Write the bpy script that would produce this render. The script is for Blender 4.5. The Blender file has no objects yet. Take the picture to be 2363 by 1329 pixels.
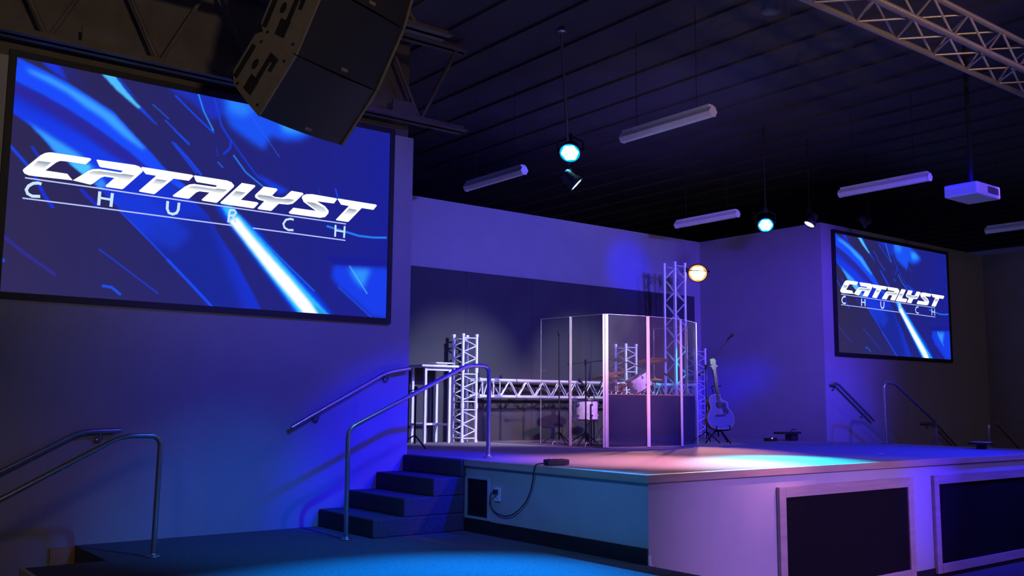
import bpy, math, random
import numpy as np
from mathutils import Vector, Matrix

S = bpy.context.scene
COL = S.collection
V = Vector
random.seed(7)

# ---------------------------------------------------------------- camera
cam = bpy.data.cameras.new('camera'); cam_o = bpy.data.objects.new('camera', cam); COL.objects.link(cam_o)
cam.sensor_fit = 'HORIZONTAL'; cam.sensor_width = 36.0; cam.lens = 36.0 * 2204.5 / 2363.0
cam.clip_start = 0.05; cam.clip_end = 200
_y, _p, _r = math.radians(37.858), math.radians(6.882), math.radians(0.4655)
_f = V((math.sin(_y) * math.cos(_p), math.cos(_y) * math.cos(_p), math.sin(_p)))
_r0 = _f.cross(V((0, 0, 1))).normalized(); _u0 = _r0.cross(_f)
_rr = _r0 * math.cos(_r) + _u0 * math.sin(_r); _uu = -_r0 * math.sin(_r) + _u0 * math.cos(_r)
cam_o.matrix_world = Matrix(((_rr.x, _uu.x, -_f.x, 0), (_rr.y, _uu.y, -_f.y, 0), (_rr.z, _uu.z, -_f.z, 1.70), (0, 0, 0, 1)))
S.camera = cam_o

# ---------------------------------------------------------------- view, world, lights
S.view_settings.view_transform = 'Standard'; S.view_settings.look = 'None'
S.view_settings.exposure = 0.0; S.view_settings.gamma = 1.0; S.view_settings.use_curve_mapping = False
W = bpy.data.worlds.new('world'); S.world = W; W.use_nodes = True
W.node_tree.nodes['Background'].inputs[0].default_value = (0.22, 0.20, 1.0, 1)
W.node_tree.nodes['Background'].inputs[1].default_value = 0.034

def spot(name, loc, target, color, power, angle, blend=0.6, size=0.06):
    l = bpy.data.lights.new(name, 'SPOT'); l.color = color; l.energy = power
    l.spot_size = math.radians(angle); l.spot_blend = blend; l.shadow_soft_size = size
    o = bpy.data.objects.new(name, l); COL.objects.link(o); o.location = loc
    o.rotation_euler = (V(target) - V(loc)).to_track_quat('-Z', 'Y').to_euler()
    return o

def area(name, loc, target, color, power, size):
    l = bpy.data.lights.new(name, 'AREA'); l.color = color; l.energy = power; l.size = size
    o = bpy.data.objects.new(name, l); COL.objects.link(o); o.location = loc
    o.rotation_euler = (V(target) - V(loc)).to_track_quat('-Z', 'Y').to_euler()
    return o

# blue wash lamps on the front truss, plus added teal and cyan fills
spot('blue_wash_light', (6.4, 3.85, 4.55), (5.2, 8.4, 0.95), (0.0, 0.0, 1.0), 3600, 27, 1.0, 0.05)
spot('blue_wash_light', (4.6, 3.85, 4.55), (4.8, 8.5, 2.2), (0.05, 0.04, 1.0), 740, 72, 1.0, 0.12)
spot('teal_wash_and_fill', (3.9, 3.85, 4.5), (3.4, 8.4, -0.2), (0.0, 0.22, 1.0), 800, 34, 1.0, 0.05)
spot('teal_wash_and_fill', (1.6, 3.85, 4.5), (5.3, 6.2, 0.75), (0.10, 0.36, 1.0), 420, 36, 1.0, 0.2)  # added fill that turns the stage side face teal
spot('blue_wash_light', (8.6, 3.75, 4.4), (9.0, 11.0, 3.4), (0.10, 0.09, 1.0), 2000, 66, 1.0, 0.12)
spot('blue_wash_light', (10.2, 3.75, 4.35), (12.69, 9.6, 2.6), (0.10, 0.04, 1.0), 2300, 44, 1.0, 0.12)
spot('blue_wash_light', (9.4, 4.0, 4.5), (12.5, 10.3, 1.75), (0.0, 0.0, 1.0), 4200, 13, 1.0, 0.05)
spot('blue_wash_light', (9.0, 4.0, 4.5), (10.95, 11.0, 3.9), (0.0, 0.0, 1.0), 3000, 10, 1.0, 0.05)
spot('blue_wash_light', (12.2, 3.85, 4.5), (13.0, 8.5, 1.0), (0.0, 0.02, 1.0), 950, 32, 1.0, 0.1)
spot('blue_wash_light', (12.0, 3.85, 4.5), (10.6, 6.3, 1.17), (0.0, 0.01, 1.0), 2200, 62, 1.0, 0.1)
spot('cyan_fill_light', (11.6, 3.9, 4.5), (11.17, 10.2, 2.25), (0.0, 0.75, 1.0), 5000, 6, 0.8, 0.05)  # added fill, narrow beam to colour the tall tower's bracing cyan
# front-of-house wash on stage edge, walls and roof, plus an added violet uplight
spot('violet_wash_and_fill', (7.0, -2.6, 4.6), (9.6, 7.0, 1.1), (0.12, 0.05, 1.0), 900, 62, 1.0, 0.3)
spot('violet_wash_and_fill', (7.4, -2.0, 3.6), (7.4, 5.1, 0.55), (0.50, 0.24, 1.0), 2100, 36, 0.9, 0.3)
spot('blue_wash_light', (9.6, -0.5, 4.6), (9.35, 5.1, 0.9), (0.03, 0.0, 1.0), 3000, 12, 1.0, 0.05)
spot('blue_wash_light', (2.0, -3.0, 4.3), (9.95, 4.85, 3.96), (0.0, 0.0, 1.0), 5200, 5, 0.8, 0.05)
spot('violet_wash_and_fill', (1.0, -3.2, 1.6), (8.8, 7.0, 4.7), (0.20, 0.19, 1.0), 400, 42, 1.0, 0.3)  # added uplight, stands in for violet bounce from the stage
# white and warm key lights
spot('white_key_light', (8.1, 4.4, 4.9), (7.6, 10.7, 1.75), (0.80, 0.84, 1.0), 2600, 24, 0.9, 0.05)
spot('white_key_light', (10.7, 4.4, 4.7), (9.9, 10.3, 2.15), (0.85, 0.82, 1.0), 2100, 21, 0.9, 0.05)
spot('pink_key_light', (8.0, 3.85, 4.5), (6.75, 6.15, 1.17), (1.0, 0.36, 0.58), 2700, 34, 1.0, 0.05)
spot('pink_key_light', (8.0, 3.85, 4.5), (8.55, 8.4, 2.15), (1.0, 0.40, 0.62), 1900, 23, 1.0, 0.05)
# dim warm house lights behind the camera, then two added fills
spot('house_and_fill_light', (0.3, -3.0, 2.6), (2.0, 5.4, 4.4), (1.0, 0.74, 0.50), 700, 34, 1.0, 0.12)
spot('house_and_fill_light', (-2.0, -1.0, 3.6), (1.5, 7.6, 1.1), (1.0, 0.72, 0.38), 170, 17, 1.0, 0.45)
spot('house_and_fill_light', (3.2, -3.0, 2.6), (7.3, 3.9, 4.85), (1.0, 0.60, 0.26), 1300, 25, 1.0, 0.10)
area('house_and_fill_light', (-0.5, -3.6, 4.9), (2.0, 8.0, 1.5), (1.0, 0.72, 0.42), 9, 0.5)
area('house_and_fill_light', (9.8, 0.8, 4.8), (10.5, 3.4, 0.0), (1.0, 0.50, 0.62), 26, 0.8)  # added pink fill for the floor before the stage front
area('house_and_fill_light', (15.5, -2.5, 4.5), (16.5, 8.0, 2.0), (1.0, 0.80, 0.66), 22, 0.5)  # added warm fill to lift the far right wall

# ---------------------------------------------------------------- materials
def lin(c):
    return tuple((x / 12.92 if x <= 0.04045 else ((x + 0.055) / 1.055) ** 2.4) for x in c)

def mat(name, col, rough=0.6, metal=0.0, var=0.12, scale=14.0, bump=0.0, spec=0.5):
    m = bpy.data.materials.new(name); m.use_nodes = True
    nt = m.node_tree; b = nt.nodes['Principled BSDF']
    b.inputs['Roughness'].default_value = rough; b.inputs['Metallic'].default_value = metal
    b.inputs['Specular IOR Level'].default_value = spec
    tc = nt.nodes.new('ShaderNodeTexCoord'); no = nt.nodes.new('ShaderNodeTexNoise')
    no.inputs['Scale'].default_value = scale; no.inputs['Detail'].default_value = 4
    nt.links.new(tc.outputs['Object'], no.inputs['Vector'])
    rp = nt.nodes.new('ShaderNodeValToRGB')
    rp.color_ramp.elements[0].position = 0.3; rp.color_ramp.elements[1].position = 0.7
    rp.color_ramp.elements[0].color = tuple(c * (1 - var) for c in col) + (1,)
    rp.color_ramp.elements[1].color = tuple(min(1, c * (1 + var)) for c in col) + (1,)
    nt.links.new(no.outputs['Fac'], rp.inputs['Fac']); nt.links.new(rp.outputs['Color'], b.inputs['Base Color'])
    if bump > 0:
        bp = nt.nodes.new('ShaderNodeBump'); bp.inputs['Strength'].default_value = bump; bp.inputs['Distance'].default_value = 0.01
        nt.links.new(no.outputs['Fac'], bp.inputs['Height']); nt.links.new(bp.outputs['Normal'], b.inputs['Normal'])
    return m

def wood(name, c1, c2, scale=3.0, rough=0.5):
    m = mat(name, c1, rough); nt = m.node_tree
    rp = nt.nodes['Color Ramp']; rp.color_ramp.elements[0].color = c1 + (1,); rp.color_ramp.elements[1].color = c2 + (1,)
    no = nt.nodes['Noise Texture']; mp = nt.nodes.new('ShaderNodeMapping'); mp.inputs['Scale'].default_value = (1, 1, 9)
    nt.links.new(nt.nodes['Texture Coordinate'].outputs['Object'], mp.inputs['Vector']); nt.links.new(mp.outputs['Vector'], no.inputs['Vector'])
    no.inputs['Scale'].default_value = scale
    return m

def emit(name, col, strength):
    m = bpy.data.materials.new(name); m.use_nodes = True; nt = m.node_tree
    nt.nodes.remove(nt.nodes['Principled BSDF'])
    e = nt.nodes.new('ShaderNodeEmission'); e.inputs['Color'].default_value = col + (1,); e.inputs['Strength'].default_value = strength
    nt.links.new(e.outputs['Emission'], nt.nodes['Material Output'].inputs['Surface'])
    return m

M = {}
M['wall'] = mat('wall_paint', (0.30, 0.30, 0.31), 0.75, var=0.04, scale=3, bump=0.0)
M['stagewall'] = mat('stage_face_paint', (0.42, 0.41, 0.42), 0.7, var=0.04, scale=4)
M['backdrop'] = mat('backdrop_board', (0.036, 0.037, 0.043), 0.8, var=0.15, scale=2)
M['ceil'] = mat('black_roof_deck', (0.038, 0.040, 0.046), 0.8, var=0.2, scale=2)
M['joist'] = mat('dark_painted_steel', (0.10, 0.085, 0.07), 0.7, var=0.2, scale=5)
M['deck'] = mat('stage_carpet', (0.27, 0.24, 0.245), 0.95, var=0.18, scale=60, bump=0.3, spec=0.1)
M['carpet'] = mat('dark_carpet', (0.10, 0.105, 0.115), 0.95, var=0.25, scale=70, bump=0.3, spec=0.1)
M['step'] = mat('stair_carpet', (0.075, 0.075, 0.085), 0.95, var=0.25, scale=70, bump=0.3, spec=0.1)
M['black'] = mat('black_rubber', (0.012, 0.012, 0.013), 0.6, var=0.2)
M['blackmetal'] = mat('black_metal', (0.02, 0.02, 0.022), 0.85, 0.0, var=0.2, spec=0.15)
M['plastic'] = mat('black_plastic', (0.018, 0.018, 0.02), 0.45, var=0.2)
M['alu'] = mat('brushed_aluminium', (0.84, 0.85, 0.88), 0.36, 0.35, var=0.06, scale=30)
M['dullalu'] = mat('dull_aluminium', (0.40, 0.37, 0.34), 0.40, 0.55, var=0.1, scale=30)
M['capmetal'] = wood('warm_lit_nosing', (0.55, 0.47, 0.40), (0.66, 0.58, 0.50))  # wood tone lightened to suggest warm light on the nosing
M['rail'] = mat('painted_steel_rail', (0.50, 0.49, 0.50), 0.26, 0.85, var=0.08, scale=25)
M['chrome'] = mat('chrome', (0.8, 0.8, 0.82), 0.15, 1.0, var=0.04)
M['trim'] = wood('stage_trim_wood', (0.40, 0.30, 0.22), (0.50, 0.38, 0.28))
M['frame'] = wood('pale_frame_wood', (0.36, 0.29, 0.27), (0.47, 0.38, 0.35), 2.0)
M['ply'] = wood('raw_plywood', (0.36, 0.20, 0.09), (0.45, 0.27, 0.13), 2.0)
M['fabric'] = mat('black_speaker_fabric', (0.010, 0.010, 0.012), 0.95, var=0.3, scale=120, spec=0.05)
M['absorb'] = mat('navy_acoustic_fabric', (0.005, 0.005, 0.045), 0.95, var=0.25, scale=90, spec=0.05)
M['white'] = mat('white_paint', (0.74, 0.74, 0.76), 0.45, var=0.03)
M['lens'] = mat('white_diffuser_plastic', (0.78, 0.78, 0.80), 0.4, var=0.03)
M['hinge'] = mat('clear_hinge_plastic', (0.66, 0.58, 0.60), 0.35, var=0.03)
M['cable'] = mat('black_cable', (0.02, 0.02, 0.024), 0.5, var=0.1)
M['grille'] = mat('perforated_speaker_grille', (0.016, 0.017, 0.022), 0.55, 0.2, var=0.5, scale=300)
M['side'] = mat('speaker_side_panel', (0.15, 0.13, 0.115), 0.6, var=0.1, scale=20)
M['bronze'] = mat('cymbal_bronze', (0.90, 0.46, 0.16), 0.30, 0.55, var=0.1, scale=40)
M['pearl'] = mat('white_marine_pearl', (0.72, 0.70, 0.78), 0.25, var=0.14, scale=22)
M['head'] = mat('drum_head', (0.70, 0.66, 0.62), 0.5, var=0.03)
M['amber'] = mat('amber_drum_shell', (0.42, 0.17, 0.07), 0.35, var=0.12, scale=9)
M['bluetop'] = mat('guitar_blue_top', (0.15, 0.16, 0.34), 0.3, var=0.06, scale=10)  # soundboard with a bluish base colour
M['mahog'] = mat('guitar_mahogany', (0.22, 0.09, 0.05), 0.35, var=0.12, scale=10)
M['ebony'] = mat('ebony', (0.02, 0.016, 0.015), 0.45, var=0.2)
M['green'] = emit('green_tuner_display', (0.02, 0.55, 0.30), 1.0)
M['cyan'] = emit('cyan_led', (0.45, 1.0, 1.0), 12.0)
M['cyanrim'] = emit('cyan_led_glow', (0.25, 0.95, 1.0), 2.6)
M['amberled'] = emit('amber_led', (1.0, 0.75, 0.42), 12.0)
M['amberrim'] = emit('amber_led_glow', (1.0, 0.72, 0.30), 2.6)
M['cyanring'] = emit('cyan_halo_ring', (0.0, 0.42, 1.0), 1.5)
M['amberring'] = emit('amber_halo_ring', (1.0, 0.42, 0.09), 1.3)
M['whitering'] = emit('white_halo_ring', (0.7, 0.8, 1.0), 0.8)
M['whiteled'] = emit('white_led', (0.9, 0.95, 1.0), 1.5)

def plexi():
    m = bpy.data.materials.new('clear_acrylic'); m.use_nodes = True; nt = m.node_tree
    nt.nodes.remove(nt.nodes['Principled BSDF'])
    no = nt.nodes.new('ShaderNodeTexNoise'); no.inputs['Scale'].default_value = 3.0
    tc = nt.nodes.new('ShaderNodeTexCoord'); nt.links.new(tc.outputs['Object'], no.inputs['Vector'])
    mr = nt.nodes.new('ShaderNodeMapRange'); mr.inputs['To Min'].default_value = 0.008; mr.inputs['To Max'].default_value = 0.028
    nt.links.new(no.outputs['Fac'], mr.inputs['Value'])
    lw = nt.nodes.new('ShaderNodeLayerWeight'); lw.inputs['Blend'].default_value = 0.5
    pw = nt.nodes.new('ShaderNodeMath'); pw.operation = 'POWER'; pw.inputs[1].default_value = 4.0; nt.links.new(lw.outputs['Facing'], pw.inputs[0])
    fr = nt.nodes.new('ShaderNodeMath'); fr.operation = 'MULTIPLY_ADD'; fr.inputs[1].default_value = 0.5; fr.inputs[2].default_value = 0.035; nt.links.new(pw.outputs[0], fr.inputs[0])
    gl = nt.nodes.new('ShaderNodeBsdfGlossy'); gl.inputs['Roughness'].default_value = 0.04
    df = nt.nodes.new('ShaderNodeBsdfDiffuse'); df.inputs['Color'].default_value = (0.7, 0.68, 0.7, 1)
    tr = nt.nodes.new('ShaderNodeBsdfTransparent'); tr.inputs['Color'].default_value = (0.95, 0.95, 0.96, 1)
    m1 = nt.nodes.new('ShaderNodeMixShader'); m2 = nt.nodes.new('ShaderNodeMixShader')
    nt.links.new(mr.outputs['Result'], m1.inputs['Fac']); nt.links.new(tr.outputs['BSDF'], m1.inputs[1]); nt.links.new(df.outputs['BSDF'], m1.inputs[2])
    nt.links.new(fr.outputs[0], m2.inputs['Fac']); nt.links.new(m1.outputs['Shader'], m2.inputs[1]); nt.links.new(gl.outputs['BSDF'], m2.inputs[2])
    nt.links.new(m2.outputs['Shader'], nt.nodes['Material Output'].inputs['Surface'])
    return m
M['plexi'] = plexi()

def screen_mat():
    m = bpy.data.materials.new('lit_screen'); m.use_nodes = True; nt = m.node_tree
    nt.nodes.remove(nt.nodes['Principled BSDF'])
    a = nt.nodes.new('ShaderNodeAttribute'); a.attribute_name = 'Col'
    e = nt.nodes.new('ShaderNodeEmission'); e.inputs['Strength'].default_value = 1.0
    nt.links.new(a.outputs['Color'], e.inputs['Color']); nt.links.new(e.outputs['Emission'], nt.nodes['Material Output'].inputs['Surface'])
    return m
M['screen'] = screen_mat()

# ---------------------------------------------------------------- mesh helpers
class MB:
    def __init__(s): s.v = []; s.f = []; s.sm = []
    def add(s, vs, fs, smooth=False):
        n = len(s.v); s.v += [tuple(p) for p in vs]
        for f in fs: s.f.append(tuple(i + n for i in f)); s.sm.append(smooth)
        return s
    def box(s, lo, hi, mx=None):
        (a, b, c), (d, e, f) = lo, hi
        vs = [V(p) for p in ((a, b, c), (d, b, c), (d, e, c), (a, e, c), (a, b, f), (d, b, f), (d, e, f), (a, e, f))]
        if mx: vs = [mx @ p for p in vs]
        return s.add(vs, [(0, 3, 2, 1), (4, 5, 6, 7), (0, 1, 5, 4), (1, 2, 6, 5), (2, 3, 7, 6), (3, 0, 4, 7)])
    def prism(s, poly, t, mx):          # 2d outline (counter-clockwise) in local xy, thickness t along local z
        n = len(poly); a = [mx @ V((x, y, 0)) for x, y in poly]; b = [mx @ V((x, y, t)) for x, y in poly]
        s.add(a, [tuple(range(n - 1, -1, -1))]); s.add(b, [tuple(range(n))])
        return s.add(a + b, [(i, (i + 1) % n, n + (i + 1) % n, n + i) for i in range(n)])
    def tube(s, pts, r, n=10, r2=None):
        pts = [V(p) for p in pts]; k = len(pts); rs = [r + ((r2 if r2 is not None else r) - r) * i / max(1, k - 1) for i in range(k)]
        t = [((pts[min(i + 1, k - 1)] - pts[max(i - 1, 0)]).normalized()) for i in range(k)]
        ref = V((0, 0, 1)) if abs(t[0].z) < 0.9 else V((1, 0, 0))
        x = t[0].cross(ref).normalized(); rings = []
        for i in range(k):
            x = (x - t[i] * x.dot(t[i])).normalized(); y = t[i].cross(x)
            rings.append([pts[i] + (x * math.cos(2 * math.pi * j / n) + y * math.sin(2 * math.pi * j / n)) * rs[i] for j in range(n)])
        vs = [p for g in rings for p in g]
        s.add(vs, [(i * n + j, i * n + (j + 1) % n, (i + 1) * n + (j + 1) % n, (i + 1) * n + j) for i in range(k - 1) for j in range(n)], True)
        s.add(rings[0], [tuple(range(n - 1, -1, -1))]); return s.add(rings[-1], [tuple(range(n))])
    def lathe(s, prof, mx=None, n=28):  # profile of (radius, height) about local z
        mx = mx or Matrix.Identity(4); vs = []
        for r, z in prof: vs += [mx @ V((r * math.cos(2 * math.pi * j / n), r * math.sin(2 * math.pi * j / n), z)) for j in range(n)]
        k = len(prof)
        return s.add(vs, [(i * n + j, i * n + (j + 1) % n, (i + 1) * n + (j + 1) % n, (i + 1) * n + j) for i in range(k - 1) for j in range(n)], True)
    def ball(s, c, r, n=10):
        c = V(c); return s.lathe([(r * math.sin(math.pi * i / 8) + 1e-5, -r * math.cos(math.pi * i / 8)) for i in range(9)], Matrix.Translation(c), n)

def obj(name, mb, m, parent=None, bevel=0.0):
    me = bpy.data.meshes.new(name); me.from_pydata(mb.v, [], mb.f); me.update()
    me.polygons.foreach_set('use_smooth', mb.sm)
    me.materials.append(M[m] if isinstance(m, str) else m)
    o = bpy.data.objects.new(name, me); COL.objects.link(o)
    if parent is not None:
        o.parent = parent; o.matrix_parent_inverse = parent.matrix_basis.inverted()
    if bevel > 0:
        b = o.modifiers.new('bevel', 'BEVEL'); b.width = bevel; b.segments = 2; b.limit_method = 'ANGLE'
    return o

def tag(o, label, cat, group=None):
    o['label'] = label; o['category'] = cat
    if group: o['group'] = group
    return o

def thing(name, loc, label, cat, group=None, rot=(0, 0, 0)):
    o = bpy.data.objects.new(name, None); COL.objects.link(o); o.empty_display_size = 0.1
    o.location = loc; o.rotation_euler = rot
    return tag(o, label, cat, group)

def struct(name, mb, m, bevel=0.0):
    o = obj(name, mb, m, None, bevel); o['kind'] = 'structure'; return o

def dup(root, loc, rot=None, label=None):
    r = root.copy(); COL.objects.link(r); r.location = loc
    if rot is not None: r.rotation_euler = rot
    if label: r['label'] = label
    for ch in root.children:
        c = ch.copy(); COL.objects.link(c); c.parent = r
        for g in ch.children:
            d = g.copy(); COL.objects.link(d); d.parent = c
    return r

def fillet(pts, r=0.09, k=6):           # round the inner corners of a polyline
    pts = [V(p) for p in pts]; out = [pts[0]]
    for i in range(1, len(pts) - 1):
        a, b, c = pts[i - 1], pts[i], pts[i + 1]; d1 = (a - b); d2 = (c - b)
        q = min(r, d1.length * 0.45, d2.length * 0.45); p1 = b + d1.normalized() * q; p2 = b + d2.normalized() * q
        for j in range(k + 1):
            t = j / k; out.append(p1 * (1 - t) ** 2 + b * 2 * t * (1 - t) + p2 * t ** 2)
    out.append(pts[-1]); return out

def frame_to(z, up=V((0, 0, 1)), origin=V((0, 0, 0))):     # matrix whose local z points along z
    z = V(z).normalized(); x = up.cross(z)
    x = x.normalized() if x.length > 1e-4 else V((1, 0, 0)); y = z.cross(x)
    o = V(origin)
    return Matrix(((x.x, y.x, z.x, o.x), (x.y, y.y, z.y, o.y), (x.z, y.z, z.z, o.z), (0, 0, 0, 1)))
# ---------------------------------------------------------------- the setting
HS, PZ, YA, YF, WH = 1.17, 0.51, 8.566, 5.134, 4.52
XL, XR = 5.29, 12.69
B = lambda *boxes: (lambda m: [m.box(a, b) for a, b in boxes] and m)(MB())
struct('floor', B(((-4, -5, -0.1), (24, 17, 0.0))), 'carpet')
struct('floor_stage', B(((XL + 0.02, YF + 0.02, 1.02), (XR - 0.02, 11.0, HS))), 'deck')
struct('wall_stage_left', B(((XL + 0.01, YF + 0.04, 0.0), (XL + 0.05, YA - 0.001, 1.11))), 'stagewall')
struct('wall_stage_front', B(((XL + 0.01, YF, 0.0), (XR - 0.01, YF + 0.04, 1.11))), 'stagewall')
struct('wall_stage_right', B(((XR - 0.05, YF + 0.04, 0.0), (XR - 0.01, YA - 0.001, 1.11))), 'stagewall')
nb = MB()
nb.box((XL - 0.02, YF - 0.025, 1.11), (XR + 0.02, YF + 0.03, HS + 0.004))
nb.box((XL - 0.02, YF + 0.03, 1.11), (XL + 0.03, 7.50, HS + 0.004))
nb.box((XR - 0.03, YF + 0.03, 1.11), (XR + 0.02, 7.50, HS + 0.004))
struct('trim_1', nb, 'trim', 0.006)
struct('trim_2', B(((XL + 0.003, YF - 0.012, PZ + 0.002), (XL + 0.03, YF - 0.001, 0.58)), ((XL + 0.003, YF - 0.012, 0.0), (XL + 0.045, YF - 0.001, PZ))), 'white')
struct('baseboard_stage_left', B(((XL - 0.008, YF + 0.0, PZ), (XL + 0.008, 7.50, 0.63))), 'black')
struct('baseboard_stage_front', B(((XL + 0.05, YF - 0.010, 0.0), (XR - 0.02, YF - 0.001, 0.10))), 'black')
# raised side platforms with a stair well cut beside the wall
def platform(mir):
    f = (lambda x: 18.0 - x) if mir else (lambda x: x)
    def bb(m, a, b, y0, y1, z0, z1):
        p, q = sorted((f(a), f(b))); m.box((p, y0, z0), (q, y1, z1))
    m = MB(); bb(m, 1.56, XL, 3.6, 7.63, 0, PZ); bb(m, 2.12, XL, 7.63, YA, 0, PZ)
    struct('floor_platform_' + ('right' if mir else 'left'), m, 'carpet')
    m = MB(); bb(m, 1.53, 1.56, 3.6, 7.65, PZ - 0.09, PZ + 0.004); struct('trim_4' if mir else 'trim_3', m, 'capmetal', 0.004)
    m = MB(); bb(m, 1.82, 2.12, 7.63, YA, 0, 0.34); bb(m, 1.51, 1.82, 7.63, YA, 0, 0.17)
    struct('stairs_lower_' + ('right' if mir else 'left'), m, 'step')
    m = MB(); bb(m, 1.93, 2.118, YA - 0.03, YA - 0.003, 0.341, PZ - 0.005); struct('trim_6' if mir else 'trim_5', m, 'ply')
    m = MB()                                                   # four risers up to the stage
    for i, x in enumerate((4.315, 4.63, 4.94)): bb(m, x, XL, 7.51, YA - 0.002, PZ + 0.165 * i, PZ + 0.165 * (i + 1))
    bb(m, 5.25, XL + 0.02, 7.51, YA - 0.002, PZ + 0.495, HS - 0.002)
    struct('stairs_upper_' + ('right' if mir else 'left'), m, 'step', 0.012)
platform(False); platform(True)
struct('wall_left', B(((-3.5, YA, 0.0), (XL + 0.01, YA + 0.14, WH))), 'wall')
struct('wall_left_upper', B(((-3.5, YA + 0.03, WH), (5.25, YA + 0.12, 5.589))), 'joist')
struct('wall_recess_left', B(((XL - 0.13, YA + 0.14, HS - 0.2), (XL + 0.01, 11.0, WH))), 'wall')
struct('wall_back', B(((XL - 0.13, 11.0, 0.9), (XR + 0.14, 11.14, WH))), 'wall')
struct('wall_recess_right', B(((XR, YA + 0.14, HS - 0.2), (XR + 0.14, 11.0, WH))), 'wall')
struct('wall_right', B(((XR, YA, 0.0), (17.8, YA + 0.14, WH))), 'wall')
struct('wall_far_right', B(((17.8, 0.0, 0.0), (17.94, YA + 0.14, WH))), 'wall')
bd = MB(); xs = np.linspace(XL + 0.012, 12.50, 7)
for i in range(6): bd.box((xs[i] + 0.0015, 10.965, HS + 0.001), (xs[i + 1] - 0.0015, 10.998, 3.545))
struct('wall_backdrop', bd, 'backdrop')
struct('wall_rear', B(((-4, 17.0, 0.0), (24, 17.1, 5.6))), 'ceil')
cb = MB(); cb.box((-4, -5, 5.62), (24, 17.1, 5.72))
x = -3.9
while x < 23.9:
    cb.box((x, -5, 5.59), (x + 0.20, 17.0, 5.62)); x += 0.62
struct('ceiling', cb, 'ceil')
# open web roof joists that carry the deck
def joist(y, x0, x1, z0, z1, label):
    t = thing('roof_joist', ((x0 + x1) / 2, y, z0), label, 'joist', 'open web roof joists')
    for zz in (z0, z1 - 0.06):
        m = MB(); m.box((x0, y - 0.09, zz), (x1, y - 0.012, zz + 0.012)); m.box((x0, y + 0.012, zz), (x1, y + 0.09, zz + 0.012))
        m.box((x0, y - 0.024, zz), (x1, y - 0.012, zz + 0.07)); m.box((x0, y + 0.012, zz), (x1, y + 0.024, zz + 0.07))
        obj('chord', m, 'joist', t)
    m = MB(); x = x0 + 0.1; up = True
    while x < x1 - 0.5:
        a, b = (z0 + 0.03, z1 - 0.03) if up else (z1 - 0.03, z0 + 0.03)
        m.tube([(x, y, a), (x + 0.45, y, b)], 0.02, 6); x += 0.45; up = not up
    obj('web', m, 'joist', t)
    for x in np.arange(x0 + 0.5, x1, 1.5):
        obj('gusset_plate', MB().box((x - 0.14, y - 0.011, z0 + 0.05), (x + 0.14, y + 0.011, z0 + 0.20)), 'joist', t)
joist(8.28, -3.0, 5.75, 4.60, 5.55, 'brown steel roof joist running above the large left screen')
joist(6.9, -3.0, 4.6, 4.95, 5.55, 'brown steel roof joist nearer than the one over the large screen')
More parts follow.
